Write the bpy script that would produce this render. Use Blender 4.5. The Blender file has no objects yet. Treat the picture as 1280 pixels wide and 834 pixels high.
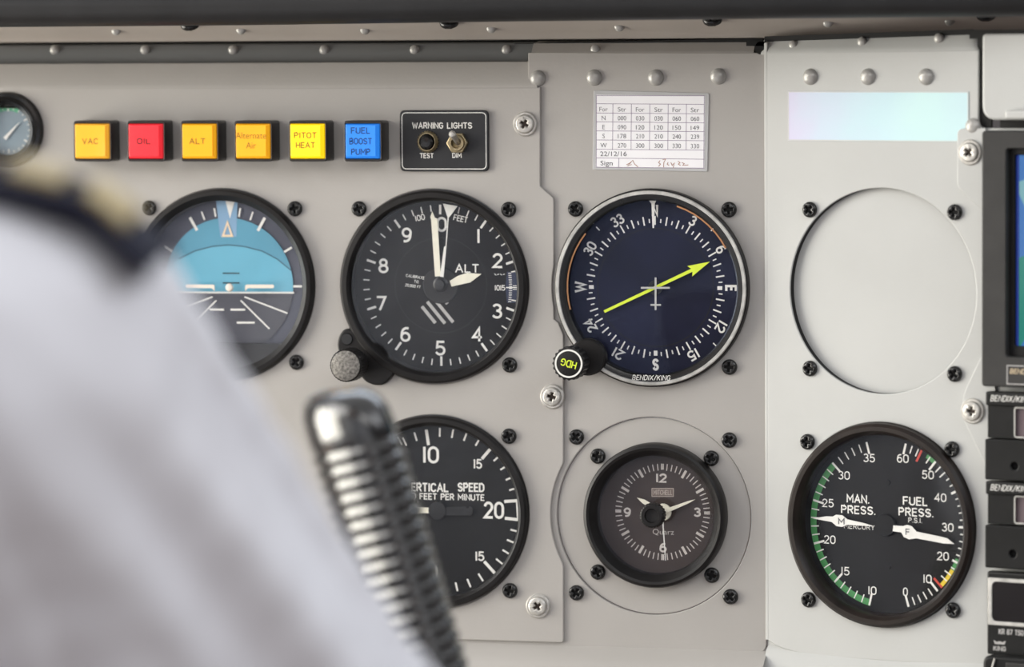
import bpy, bmesh, math, random
from mathutils import Vector, Matrix, noise

# ------------------------------------------------------------------ camera
F_PX = 5500.0
DIST = 1777.2145          # mm, camera to the panel
PITCH, ROLL, YAW = -0.0692646436, 0.0064669068, 0.2552480634
FOLD_X, FOLD_A = 104.447, 0.2834789
def _rot():
    X = Matrix.Rotation(PITCH, 3, 'X'); Y = Matrix.Rotation(ROLL, 3, 'Y'); Z = Matrix.Rotation(YAW, 3, 'Z')
    return Z @ X @ Y
RM = _rot()
CAM = RM @ Vector((0, -DIST, 0))           # mm
scene = bpy.context.scene
col = scene.collection
cd = bpy.data.cameras.new('camera'); cam = bpy.data.objects.new('camera', cd); col.objects.link(cam)
m3 = Matrix((RM.col[0], RM.col[2], -RM.col[1])).transposed()
cam.matrix_world = Matrix.Translation(CAM * 0.001) @ m3.to_4x4()
cd.sensor_width = 36.0; cd.sensor_fit = 'HORIZONTAL'
cd.lens = F_PX / 1280.0 * 36.0
cd.clip_start = 0.05; cd.clip_end = 60
cd.dof.use_dof = True; cd.dof.focus_distance = 1.755; cd.dof.aperture_fstop = 6.0
cd.dof.aperture_blades = 8
scene.camera = cam
scene.view_settings.view_transform = 'Standard'
scene.view_settings.look = 'None'
scene.view_settings.exposure = -0.18
scene.view_settings.gamma = 1.0
scene.view_settings.use_curve_mapping = False

# ------------------------------------------------------------------ world
w = bpy.data.worlds.new('cabin_surroundings'); scene.world = w; w.use_nodes = True
nt = w.node_tree; nt.nodes.clear()
wo = nt.nodes.new('ShaderNodeOutputWorld'); bg = nt.nodes.new('ShaderNodeBackground')
tc = nt.nodes.new('ShaderNodeTexCoord'); sx = nt.nodes.new('ShaderNodeSeparateXYZ')
mr = nt.nodes.new('ShaderNodeMapRange'); cr = nt.nodes.new('ShaderNodeValToRGB')
mr.inputs['From Min'].default_value = -1; mr.inputs['From Max'].default_value = 1
cr.color_ramp.elements[0].position = 0.30; cr.color_ramp.elements[0].color = (0.06, 0.055, 0.052, 1)
e = cr.color_ramp.elements.new(0.0); e.color = (0.46, 0.38, 0.35, 1)
cr.color_ramp.elements[1].position = 0.80; cr.color_ramp.elements[1].color = (1.0, 1.02, 1.08, 1)
e = cr.color_ramp.elements.new(0.54); e.color = (0.10, 0.095, 0.10, 1)
nt.links.new(tc.outputs['Generated'], sx.inputs[0]); nt.links.new(sx.outputs['Z'], mr.inputs['Value'])
nt.links.new(mr.outputs[0], cr.inputs[0]); nt.links.new(cr.outputs[0], bg.inputs[0])
bg.inputs[1].default_value = 0.80; nt.links.new(bg.outputs[0], wo.inputs[0])

def area(name, loc, target, sx_, sy_, power, color):
    l = bpy.data.lights.new(name, 'AREA'); l.shape = 'RECTANGLE'; l.size = sx_; l.size_y = sy_
    l.energy = power; l.color = color
    o = bpy.data.objects.new(name, l); col.objects.link(o); o.location = loc
    o.rotation_euler = (Vector(target) - Vector(loc)).to_track_quat('-Z', 'Y').to_euler()
    return o
area('side_window_light', (-1.2, -0.65, 0.62), (0.0, 0.0, 0.0), 1.1, 0.6, 13.0, (1.0, 0.97, 0.93))
area('front_side_window_light', (-1.20, -0.42, -0.05), (0.0, -0.40, 0.0), 0.85, 0.85, 30.0, (1.0, 0.96, 0.86))
area('rear_fill_light', (0.5, -3.0, 1.25), (0.0, 0.0, 0.0), 1.8, 0.7, 16.0, (1.0, 0.98, 0.96))  # added fill from behind the camera, no window known there
area('far_window_light', (1.15, -0.8, 0.75), (0.0, 0.0, 0.0), 0.8, 0.5, 5.0, (0.95, 0.97, 1.0))
area('windshield_light', (-0.1, 0.75, 0.85), (-0.25, -0.8, 0.0), 1.5, 0.6, 9.0, (0.80, 0.89, 1.0))

# ------------------------------------------------------------------ frames
class Frame:
    def __init__(s, origin, rot):
        s.o = Vector(origin); s.r = rot; s.m = Matrix.Rotation(rot, 3, 'Z')
    def world(s, x, y, z): return s.o + s.m @ Vector((x, y, z))
    def px(s, px, py, h=0.0):
        """pixel -> (x, z) in mm on the plane y = h of this frame"""
        d = RM @ Vector(((px - 640) / F_PX, 1, -(py - 417) / F_PX))
        mi = s.m.transposed(); o = mi @ (CAM - s.o); d = mi @ d
        t = (h - o.y) / d.y; p = o + d * t
        return (p.x, p.z)
MAIN = Frame((0, 0, 0), 0.0)
RIGHT = Frame((FOLD_X, 0, 0), -FOLD_A)
def camp(px, py, d):
    """point (m) at distance d m along the view, seen at px, py"""
    return (CAM * 0.001) + (RM @ Vector(((px - 640) / F_PX, 1, -(py - 417) / F_PX))) * d

# ------------------------------------------------------------------ materials
MATS = {}
def mat(name, color, rough=0.5, metal=0.0, var=0.06, vscale=60.0, bump=0.0, bscale=900.0, emit=None, estr=0.0, coat=0.0, spec=0.5, sheen=0.0):
    if name in MATS: return MATS[name]
    m = bpy.data.materials.new(name); m.use_nodes = True; n = m.node_tree.nodes; L = m.node_tree.links
    b = n['Principled BSDF']; b.inputs['Roughness'].default_value = rough; b.inputs['Metallic'].default_value = metal
    b.inputs['Coat Weight'].default_value = coat; b.inputs['Specular IOR Level'].default_value = spec
    b.inputs['Sheen Weight'].default_value = sheen
    t = n.new('ShaderNodeTexCoord'); nz = n.new('ShaderNodeTexNoise'); nz.inputs['Scale'].default_value = vscale
    nz.inputs['Detail'].default_value = 4
    r = n.new('ShaderNodeValToRGB')
    r.color_ramp.elements[0].position = 0.3; r.color_ramp.elements[1].position = 0.7
    r.color_ramp.elements[0].color = tuple(max(0, c * (1 - var)) for c in color) + (1,)
    r.color_ramp.elements[1].color = tuple(min(1, c * (1 + var)) for c in color) + (1,)
    L.new(t.outputs['Object'], nz.inputs['Vector']); L.new(nz.outputs['Fac'], r.inputs[0]); L.new(r.outputs[0], b.inputs['Base Color'])
    if bump > 0:
        n2 = n.new('ShaderNodeTexNoise'); n2.inputs['Scale'].default_value = bscale; n2.inputs['Detail'].default_value = 2
        bp = n.new('ShaderNodeBump'); bp.inputs['Strength'].default_value = bump; bp.inputs['Distance'].default_value = 0.0002
        L.new(t.outputs['Object'], n2.inputs['Vector']); L.new(n2.outputs['Fac'], bp.inputs['Height']); L.new(bp.outputs[0], b.inputs['Normal'])
    if emit:
        b.inputs['Emission Color'].default_value = tuple(emit) + (1,); b.inputs['Emission Strength'].default_value = estr
    MATS[name] = m; return m

PAINT = mat('panel_paint', (0.425, 0.405, 0.38), 0.36, 0, 0.03, 25, 0.22, 700)
PAINT2 = mat('panel_paint_cool', (0.50, 0.505, 0.49), 0.36, 0, 0.03, 25, 0.22, 650)
PAINTD = mat('rail_paint_shaded', (0.20, 0.205, 0.205), 0.28, 0, 0.04, 25, 0.15, 700)  # shade under the glareshield put into a darker paint
FASC = mat('fascia_paint', (0.43, 0.39, 0.35), 0.25, 0, 0.12, 12, 0.15, 700)
BLK = mat('black_bezel', (0.012, 0.011, 0.011), 0.42, 0, 0.25, 120, 0.15, 1200, spec=.3)
BLKG = mat('black_gloss', (0.012, 0.012, 0.012), 0.25, 0, 0.2, 120, 0.05, 1200)
FACE = mat('dial_black', (0.008, 0.007, 0.0075), 0.6, 0, 0.12, 80, spec=.12)
FACEB = mat('dial_navy', (0.008, 0.009, 0.026), 0.5, 0, 0.35, 45, spec=.2)
FACEK = mat('dial_brown', (0.055, 0.042, 0.039), 0.5, 0, 0.12, 80, spec=.2)
FACEM = mat('dial_charcoal', (0.011, 0.011, 0.0115), 0.6, 0, 0.12, 80, spec=.12)
PRINT = mat('white_print', (0.80, 0.79, 0.75), 0.6, 0, 0.05, 400)
PRINTG = mat('grey_print', (0.42, 0.41, 0.40), 0.6, 0, 0.08, 400)
CREAM = mat('cream_lume', (0.82, 0.79, 0.66), 0.55, 0, 0.05, 300)
YEL = mat('yellow_needle', (0.72, 0.86, 0.04), 0.45, 0, 0.04, 300)
GREEN = mat('green_arc', (0.05, 0.26, 0.07), 0.5, 0, 0.08, 300)
RED = mat('red_mark', (0.55, 0.05, 0.03), 0.5, 0, 0.08, 300)
YARC = mat('yellow_arc', (0.75, 0.55, 0.03), 0.5, 0, 0.08, 300)
STEEL = mat('screw_steel', (0.58, 0.56, 0.52), 0.36, 0.55, 0.15, 500, 0.2, 1500)
STEELD = mat('screw_recess', (0.05, 0.035, 0.028), 0.6, 0.3, 0.4, 900)
BRASS = mat('nut_brass', (0.40, 0.33, 0.20), 0.35, 0.9, 0.25, 600)
SILVER = mat('worn_silver', (0.55, 0.54, 0.51), 0.4, 0.35, 0.25, 250)
KNURL = mat('grained_knob', (0.20, 0.19, 0.175), 0.55, 0.6, 0.55, 900, 0.8, 1500)
RIVET = mat('rivet_paint', (0.40, 0.39, 0.37), 0.3, 0.15, 0.1, 400, 0.3, 900)
DKGREY = mat('unit_grey', (0.032, 0.031, 0.030), 0.45, 0, 0.15, 90, 0.3, 1500, spec=.3)
UBLK = mat('unit_black', (0.010, 0.010, 0.010), 0.42, 0, 0.2, 90, 0.2, 1500, spec=.22)
PADM = mat('pad_vinyl', (0.018, 0.018, 0.019), 0.45, 0, 0.2, 40, 0.3, 500, spec=.3)
SHIRT = mat('white_cotton', (0.88, 0.88, 0.93), 0.85, 0, 0.02, 60, 0.2, 1500, sheen=0.2)
NAVY = mat('navy_cloth', (0.003, 0.004, 0.02), 0.9, 0, 0.2, 300, 0.4, 1500)
GOLD = mat('gold_braid', (0.42, 0.31, 0.12), 0.5, 0.35, 0.2, 500, 0.5, 1500)
SKIN = mat('skin', (0.55, 0.33, 0.23), 0.5, 0, 0.06, 50)
HAIR = mat('dark_hair', (0.03, 0.02, 0.015), 0.6, 0, 0.3, 200)
TROUS = mat('navy_trousers', (0.01, 0.012, 0.03), 0.85, 0, 0.15, 200)
GRIPM = mat('grip_plastic', (0.012, 0.012, 0.012), 0.24, 0, 0.15, 200, 0.03, 500, spec=0.5, coat=0.9)
DARK = mat('dark_void', (0.006, 0.006, 0.006), 0.8, 0, 0.2, 50)

def glass_mat(name, f0, tint=(1, 1, 1)):
    """thin pane: Schlick reflection over clear transmission, the same from both sides"""
    m = bpy.data.materials.new(name); m.use_nodes = True; n = m.node_tree.nodes; L = m.node_tree.links; n.clear()
    o = n.new('ShaderNodeOutputMaterial'); mx = n.new('ShaderNodeMixShader'); t = n.new('ShaderNodeBsdfTransparent')
    g = n.new('ShaderNodeBsdfGlossy'); lw = n.new('ShaderNodeLayerWeight'); lw.inputs[0].default_value = 0.5
    pw = n.new('ShaderNodeMath'); pw.operation = 'POWER'; pw.inputs[1].default_value = 5.0
    ma_ = n.new('ShaderNodeMath'); ma_.operation = 'MULTIPLY_ADD'; ma_.inputs[1].default_value = 1 - f0; ma_.inputs[2].default_value = f0
    L.new(lw.outputs['Facing'], pw.inputs[0]); L.new(pw.outputs[0], ma_.inputs[0])
    nz = n.new('ShaderNodeTexNoise'); nz.inputs['Scale'].default_value = 15
    r = n.new('ShaderNodeMapRange'); r.inputs['To Min'].default_value = 0.0; r.inputs['To Max'].default_value = 0.01
    L.new(nz.outputs['Fac'], r.inputs['Value']); L.new(r.outputs[0], g.inputs['Roughness'])
    t.inputs[0].default_value = (1, 1, 1, 1); g.inputs[0].default_value = tint + (1,)
    L.new(ma_.outputs[0], mx.inputs[0]); L.new(t.outputs[0], mx.inputs[1]); L.new(g.outputs[0], mx.inputs[2]); L.new(mx.outputs[0], o.inputs[0])
    return m
GLASS = glass_mat('instrument_glass', 0.035, (0.88, 0.93, 1.0))
GLASSB = glass_mat('coated_glass', 0.02, (0.55, 0.68, 1.0))

# ------------------------------------------------------------------ mesh tools (all in mm)
S = 0.001
class MB:
    def __init__(s): s.v = []; s.f = []
    def add(s, vs, fs):
        b = len(s.v); s.v += [tuple(v) for v in vs]; s.f += [tuple(b + i for i in f) for f in fs]; return s
    def box(s, x0, x1, y0, y1, z0, z1):
        return s.add([(x0,y0,z0),(x1,y0,z0),(x1,y1,z0),(x0,y1,z0),(x0,y0,z1),(x1,y0,z1),(x1,y1,z1),(x0,y1,z1)],
                     [(0,1,5,4),(1,2,6,5),(2,3,7,6),(3,0,4,7),(4,5,6,7),(3,2,1,0)])
    def lathe(s, prof, n=64, cx=0, cz=0, rib=None):
        """profile (r, y) around the y axis; rib = (count, depth, index set)"""
        vs = []; k = len(prof)
        for i in range(n):
            a = 2 * math.pi * i / n
            for j, (r, y) in enumerate(prof):
                rr = r
                if rib and j in rib[2]: rr = r + rib[1] * (0.5 + 0.5 * math.cos(a * rib[0]))
                vs.append((cx + rr * math.sin(a), y, cz + rr * math.cos(a)))
        fs = []
        for i in range(n):
            i2 = (i + 1) % n
            for j in range(k - 1): fs.append((i*k+j, i*k+j+1, i2*k+j+1, i2*k+j))
        b = len(s.v); s.add(vs, fs)
        if prof[0][0] < 1e-6 or prof[-1][0] < 1e-6: s.merge = True
        return s
    def disc(s, cx, cz, r, y, n=64):
        return s.add([(cx + r*math.sin(2*math.pi*i/n), y, cz + r*math.cos(2*math.pi*i/n)) for i in range(n)], [tuple(range(n))])
    def annulus(s, r0, r1, y, a0=0, a1=360, cx=0, cz=0, n=64):
        n = max(2, int(n * abs(a1 - a0) / 360)); vs = []
        for i in range(n + 1):
            a = math.radians(a0 + (a1 - a0) * i / n)
            vs += [(cx + r0*math.sin(a), y, cz + r0*math.cos(a)), (cx + r1*math.sin(a), y, cz + r1*math.cos(a))]
        return s.add(vs, [(2*i, 2*i+1, 2*i+3, 2*i+2) for i in range(n)])
    def poly(s, pts, y): return s.add([(x, y, z) for x, z in pts], [tuple(range(len(pts)))])
    def prism(s, pts, y0, y1):
        n = len(pts)
        return s.add([(x, y0, z) for x, z in pts] + [(x, y1, z) for x, z in pts],
                     [tuple(range(n)), tuple(range(2*n-1, n-1, -1))] + [(i, (i+1) % n, n+(i+1) % n, n+i) for i in range(n)])
    def ribbon(s, pts, wd, y, closed=False):
        P = [Vector(p) for p in pts]; n = len(P)
        if closed and (P[0] - P[-1]).length < 1e-6: P = P[:-1]; n -= 1
        L = []; 
        for i in range(n):
            a = P[i-1] if (i > 0 or closed) else None; c = P[(i+1) % n] if (i < n-1 or closed) else None
            ds = []
            if a is not None: ds.append((P[i] - a).normalized())
            if c is not None: ds.append((c - P[i]).normalized())
            if len(ds) == 2:
                t = (ds[0] + ds[1]); t = t.normalized() if t.length > 1e-6 else ds[0]
                k = 1 / max(0.45, abs(t.dot(ds[0])))
            else: t = ds[0]; k = 1
            nn = Vector((-t.y, t.x)) * (wd / 2 * k)
            e = Vector((0, 0))
            if not closed and i == 0: e = -ds[0] * wd * 0.25
            if not closed and i == n-1: e = ds[-1] * wd * 0.25
            L.append((P[i] + nn + e, P[i] - nn + e))
        vs = []
        for a, b in L: vs += [(a.x, y, a.y), (b.x, y, b.y)]
        m = n if closed else n - 1
        return s.add(vs, [(2*i, 2*i+1, (2*i+3) % (2*n), (2*i+2) % (2*n)) for i in range(m)])
    def tick(s, r0, r1, ang, wd, y, cx=0, cz=0):
        a = math.radians(ang); d = Vector((math.sin(a), math.cos(a))); c = Vector((cx, cz)); t = Vector((d.y, -d.x)) * wd / 2
        q = [c + d*r0 + t, c + d*r0 - t, c + d*r1 - t, c + d*r1 + t]
        return s.poly([(v.x, v.y) for v in q], y)
    def tube(s, pts, rad, n=12):
        P = [Vector(p) for p in pts]; rs = rad if isinstance(rad, (list, tuple)) else [rad]*len(P)
        vs = []; up = Vector((0.13, 0.2, 0.97))
        for i, p in enumerate(P):
            t = (P[min(i+1, len(P)-1)] - P[max(i-1, 0)]).normalized()
            a = t.cross(up).normalized(); b = a.cross(t).normalized()
            for k in range(n):
                q = 2*math.pi*k/n; vs.append(p + (a*math.cos(q) + b*math.sin(q)) * rs[i])
        m = len(P)
        fs = [(i*n+k, i*n+(k+1) % n, (i+1)*n+(k+1) % n, (i+1)*n+k) for i in range(m-1) for k in range(n)]
        fs += [tuple(range(n-1, -1, -1)), tuple((m-1)*n+k for k in range(n))]
        return s.add(vs, fs)
    def dome(s, cx, cz, y, r, h, n=20, rings=4):
        prof = [(r * math.cos(math.pi/2*j/rings), y - h*math.sin(math.pi/2*j/rings)) for j in range(rings + 1)]
        prof[-1] = (0.0001, prof[-1][1]); return s.lathe(prof, n, cx, cz)
    def mesh(s, name, m, smooth=True, angle=35):
        me = bpy.data.meshes.new(name); me.from_pydata([(a*S, b*S, c*S) for a, b, c in s.v], [], s.f)
        bm = bmesh.new(); bm.from_mesh(me); bmesh.ops.remove_doubles(bm, verts=bm.verts, dist=1e-6)
        bmesh.ops.recalc_face_normals(bm, faces=bm.faces)
        ys_ = [v.co.y for v in bm.verts]
        if max(ys_) - min(ys_) < 0.0002 and len(bm.faces) and not any(abs(f.normal.y) < .5 for f in bm.faces):
            for f in bm.faces:
                if f.normal.y > 0: f.normal_flip()
        bm.to_mesh(me); bm.free()
        me.materials.append(m)
        if smooth:
            for p in me.polygons: p.use_smooth = True
            me.set_sharp_from_angle(angle=math.radians(angle))
        me.update(); return me
    def build(s, name, m, parent=None, bevel=0, smooth=True, angle=35, loc=None):
        o = bpy.data.objects.new(name, s.mesh(name, m, smooth, angle)); col.objects.link(o)
        if parent: o.parent = parent
        if loc: o.location = [c*S for c in loc]
        if bevel:
            b = o.modifiers.new('bevel', 'BEVEL'); b.width = bevel*S; b.segments = 3; b.limit_method = 'ANGLE'; b.angle_limit = math.radians(40)
        return o

def plate_mesh(name, outline, holes, y0, y1, bev, m):
    """flat sheet with holes: outline and holes are (x, z) loops in mm, front at y0, back at y1"""
    cu = bpy.data.curves.new('tmp', 'CURVE'); cu.dimensions = '2D'; cu.fill_mode = 'BOTH'
    def sp(pts):
        q = cu.splines.new('POLY'); q.points.add(len(pts) - 1)
        for i, (x, z) in enumerate(pts): q.points[i].co = (x*S, z*S, 0, 1)
        q.use_cyclic_u = True
    sp(outline)
    for h in holes: sp(h)
    th = (y1 - y0) / 2
    cu.extrude = (th - bev) * S; cu.bevel_depth = bev*S; cu.bevel_resolution = 2; cu.offset = -bev*S
    o = bpy.data.objects.new('tmp', cu); col.objects.link(o)
    dg = bpy.context.evaluated_depsgraph_get(); me = bpy.data.meshes.new_from_object(o.evaluated_get(dg))
    bpy.data.objects.remove(o); bpy.data.curves.remove(cu)
    yc = (y0 + y1) / 2 * S
    for v in me.vertices: x, y, z = v.co; v.co = (x, yc - z, y)
    me.name = name; me.materials.clear(); me.materials.append(m)
    for p in me.polygons: p.use_smooth = True
    me.set_sharp_from_angle(angle=math.radians(40)); me.update()
    return me
def plate(name, outline, holes, y0, y1, bev, m, parent=None):
    o = bpy.data.objects.new(name, plate_mesh(name, outline, holes, y0, y1, bev, m)); col.objects.link(o)
    if parent: o.parent = parent
    return o
def circ(cx, cz, r, n=96): return [(cx + r*math.cos(2*math.pi*i/n), cz + r*math.sin(2*math.pi*i/n)) for i in range(n)]
def rpoly(pts, rad, n=6):
    out = []; N = len(pts); rr = rad if isinstance(rad, (list, tuple)) else [rad]*N
    for i in range(N):
        p = Vector(pts[i]); a = Vector(pts[i-1]); c = Vector(pts[(i+1) % N]); r = rr[i]
        if r <= 0: out.append(tuple(p)); continue
        u = (a-p); v = (c-p); r = min(r, u.length*0.49, v.length*0.49); u.normalize(); v.normalize()
        A = p + u*r; B = p + v*r
        for k in range(n+1):
            t = k/n; q = A*(1-t)**2 + p*2*t*(1-t) + B*t*t; out.append((q.x, q.y))
    return out
def rrect(x0, x1, z0, z1, r, n=6): return rpoly([(x0,z0),(x1,z0),(x1,z1),(x0,z1)], r, n)

def thing(name, label, cat, frame=None, x=0, z=0, y=0, group=None):
    o = bpy.data.objects.new(name, None); col.objects.link(o); o.empty_display_size = 0.01
    if frame: o.location = frame.world(x, y, z) * S; o.rotation_euler = (0, 0, frame.r)
    o['label'] = label; o['category'] = cat
    if group: o['group'] = group
    return o
def tag(o, label, cat, group=None):
    o['label'] = label; o['category'] = cat
    if group: o['group'] = group
    return o
def lab(o, t): o['label'] = t; return o
def put(name, me, parent, x, y, z, ry=0):
    o = bpy.data.objects.new(name, me); col.objects.link(o); o.parent = parent
    o.location = (x*S, y*S, z*S); o.rotation_euler = (0, ry, 0); return o

# ------------------------------------------------------------------ stroke lettering
def arc(cx, cy, rx, ry, a0, a1, n=10):
    return [(cx + rx*math.cos(math.radians(a0+(a1-a0)*i/n)), cy + ry*math.sin(math.radians(a0+(a1-a0)*i/n))) for i in range(n+1)]
G = {}
def g(ch, wd, *st): G[ch] = (wd, st)
O_ = arc(.28,.68,.28,.32,0,180) + arc(.28,.32,.28,.32,180,360) + [(.56,.68)]
g('0', .56, O_); g('O', .56, O_)
g('1', .10, [(.05,0),(.05,1)]); g('I', .06, [(.03,0),(.03,1)])
g('2', .54, arc(.27,.72,.26,.28,165,-35) + [(.0,.0),(.54,0)])
g('3', .54, arc(.26,.765,.24,.235,150,-90), arc(.26,.265,.28,.265,90,-150))
g('4', .58, [(.44,0),(.44,1),(0,.28),(.58,.28)])
g('5', .54, [(.50,1),(.08,1),(.05,.56)] + arc(.25,.315,.29,.315,125,-150))
g('6', .54, arc(.27,.31,.27,.31,0,360,16), [(.0,.31),(.02,.52)] + arc(.36,.56,.33,.44,170,75,6))
g('7', .54, [(0,1),(.54,1),(.18,0)])
g('8', .54, arc(.27,.76,.22,.24,0,360,16), arc(.27,.265,.27,.265,0,360,16))
g('9', .54, arc(.27,.69,.27,.31,0,360,16), [(.54,.69),(.52,.48)] + arc(.18,.44,.33,.44,-10,-105,6))
g('A', .62, [(0,0),(.31,1),(.62,0)], [(.12,.34),(.50,.34)])
g('B', .52, [(0,.5),(.28,.5)] + arc(.28,.25,.24,.25,90,-90,6) + [(0,0),(0,1)] + [(.26,1)] + arc(.26,.75,.22,.25,90,-90,6))
g('C', .54, arc(.28,.66,.28,.34,30,180,8) + arc(.28,.34,.28,.34,180,330,8))
g('D', .54, [(0,0),(0,1),(.24,1)] + arc(.24,.66,.30,.34,90,0,5) + arc(.24,.34,.30,.34,0,-90,5) + [(0,0)])
g('E', .46, [(.46,1),(0,1),(0,0),(.46,0)], [(0,.52),(.4,.52)])
g('F', .46, [(.46,1),(0,1),(0,0)], [(0,.52),(.4,.52)])
g('G', .56, arc(.28,.66,.28,.34,35,180,8) + arc(.28,.34,.28,.34,180,360,8) + [(.56,.46),(.32,.46)])
g('H', .54, [(0,0),(0,1)], [(.54,0),(.54,1)], [(0,.5),(.54,.5)])
g('K', .54, [(0,0),(0,1)], [(.52,1),(0,.42)], [(.18,.6),(.54,0)])
g('L', .44, [(0,1),(0,0),(.44,0)])
g('M', .68, [(0,0),(0,1),(.34,.35),(.68,1),(.68,0)])
g('N', .56, [(0,0),(0,1),(.56,0),(.56,1)])
g('P', .50, [(0,0),(0,1),(.26,1)] + arc(.26,.74,.24,.26,90,-90,6) + [(0,.48)])
g('R', .52, [(0,0),(0,1),(.28,1)] + arc(.28,.75,.23,.25,90,-90,6) + [(0,.5)], [(.26,.5),(.52,0)])
g('S', .52, arc(.26,.755,.25,.245,25,270,9) + arc(.26,.255,.26,.255,90,-155,9))
g('T', .52, [(0,1),(.52,1)], [(.26,1),(.26,0)])
g('U', .54, [(0,1),(0,.3)] + arc(.27,.3,.27,.3,180,360,8) + [(.54,1)])
g('V', .58, [(0,1),(.29,0),(.58,1)])
g('W', .80, [(0,1),(.2,0),(.4,.8),(.6,0),(.8,1)])
g('X', .56, [(0,0),(.56,1)], [(0,1),(.56,0)])
g('Y', .56, [(0,1),(.28,.5),(.56,1)], [(.28,.5),(.28,0)])
g('/', .36, [(0,-.05),(.36,1.05)]); g('.', .04, [(.02,.0),(.02,.05)]); g(',', .06, [(.05,.06),(.0,-.12)])
g(' ', .26)
def text(mb, st, cx, cz, h, y, width=None, stroke=0.14, rot=0.0, gap=0.24, slant=0.0):
    """stroke text centred on cx, cz; rot in degrees clockwise"""
    tot = sum(G[c][0] for c in st) + gap * (len(st) - 1)
    sc = h * (1 - stroke); kx = (width - stroke*h) / tot if width and tot > 0.11 else sc
    x = -tot * kx / 2; a = math.radians(-rot); ca, sa = math.cos(a), math.sin(a); k = 0
    for c in st:
        wd, strokes = G[c]
        for p in strokes:
            q = []
            for u, v in p:
                X = x + u*kx + slant*(v-.5)*sc; Z = (v-.5)*sc
                q.append((cx + X*ca - Z*sa, cz + X*sa + Z*ca))
            k += 1
            mb.ribbon(q, stroke*h, y - 0.002*k, closed=(q[0][0]-q[-1][0])**2 + (q[0][1]-q[-1][1])**2 < 1e-9)
        x += (wd + gap) * kx
    return mb
def fonttext(name, body, cx, cz, h, y, m, parent, width=None, bold=0.0, rot=0.0):
    cu = bpy.data.curves.new('tmp', 'FONT'); cu.body = body; cu.size = 1; cu.offset = bold; cu.align_x = 'LEFT'
    cu.resolution_u = 3
    o = bpy.data.objects.new('tmp', cu); col.objects.link(o)
    dg = bpy.context.evaluated_depsgraph_get(); me = bpy.data.meshes.new_from_object(o.evaluated_get(dg))
    bpy.data.objects.remove(o); bpy.data.curves.remove(cu)
    xs = [v.co.x for v in me.vertices]; x0, x1 = min(xs), max(xs)
    k = h / 0.73; kx = width / (x1 - x0) if width else k
    a = math.radians(-rot); ca, sa = math.cos(a), math.sin(a)
    for v in me.vertices:
        X = (v.co.x - (x0+x1)/2) * kx; Z = (v.co.y - 0.365) * k
        v.co = ((cx + X*ca - Z*sa)*S, y*S, (cz + X*sa + Z*ca)*S)
    me.name = name; me.materials.clear(); me.materials.append(m)
    o = bpy.data.objects.new(name, me); col.objects.link(o); o.parent = parent; return o

# ------------------------------------------------------------------ shared screws and rivets
def cross(r, w_, a=0.0):
    pts = [(w_,r),(-w_,r),(-w_,w_),(-r,w_),(-r,-w_),(-w_,-w_),(-w_,-r),(w_,-r),(w_,-w_),(r,-w_),(r,w_),(w_,w_)]
    return pts
SCREW_ME = plate_mesh('screw_head', circ(0,0,3.15,28), [cross(1.75,.38)], -1.9, 0.2, 0.8, BLKG)
for v in SCREW_ME.vertices: v.co.y += 50 * (v.co.x**2 + v.co.z**2)
RECESS_ME = MB().disc(0,0,2.0,-0.5,12).mesh('screw_recess', DARK)
def screw(parent, x, z, y=0, rot=None):
    s_ = put('screw', SCREW_ME, parent, x, y, z, random.uniform(0, 1.5) if rot is None else rot)
    put('screw_recess', RECESS_ME, s_, 0, 0, 0); return s_
WASH_ME = MB().lathe([(5.0,0.1),(5.0,-0.5),(4.6,-0.9),(3.9,-0.9),(3.7,-0.5)], 40).mesh('washer', STEEL)
PAN_ME = plate_mesh('steel_head', circ(0,0,3.8,32), [cross(1.75,.55)], -2.2, 0.1, 0.6, STEEL)
for v in PAN_ME.vertices: v.co.y += 30 * (v.co.x**2 + v.co.z**2)
PREC_ME = MB().disc(0,0,2.2,-0.7,12).mesh('head_recess', STEELD)
def steel_screw(frame, px, py, parent, ox, oz, y=0):
    x, z = frame.px(px, py, y - 1)
    s_ = put('fastener', WASH_ME, parent, x-ox, y, z-oz, 0)
    h_ = put('screw_head', PAN_ME, s_, 0, -0.1, 0, random.uniform(0, 1.5)); 
    put('screw_recess', PREC_ME, s_, 0, -0.1, 0)
    return s_
def rivet_mesh(r, h): return MB().dome(0,0,0,r,h,20,5).mesh('rivet', RIVET)
RIV_BIG = rivet_mesh(3.3, 1.9); RIV_S = rivet_mesh(2.1, 1.2)
random.seed(7)

# ------------------------------------------------------------------ panel sheets
MF = 1.2    # front of the centre sheet
P = MAIN.px
def instr(px4, frame, h=0): return frame.px(px4[0], px4[1], h)
AI = (-122.6, 18.65); ALT = (-32.4, 18.7); VSI = (-32.9, -73.1)
DG = P(815.2, 359.8, 0.6); CLK = P(816.9, 645.3, MF)
BL = RIGHT.px(1102.5, 364, 0); MP = RIGHT.px(1100.2, 656.8, -1.5)
R_HOLE = 39.6
zt = P(672, 60, MF)[1]; zb = P(672, 808, MF)[1]

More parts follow.
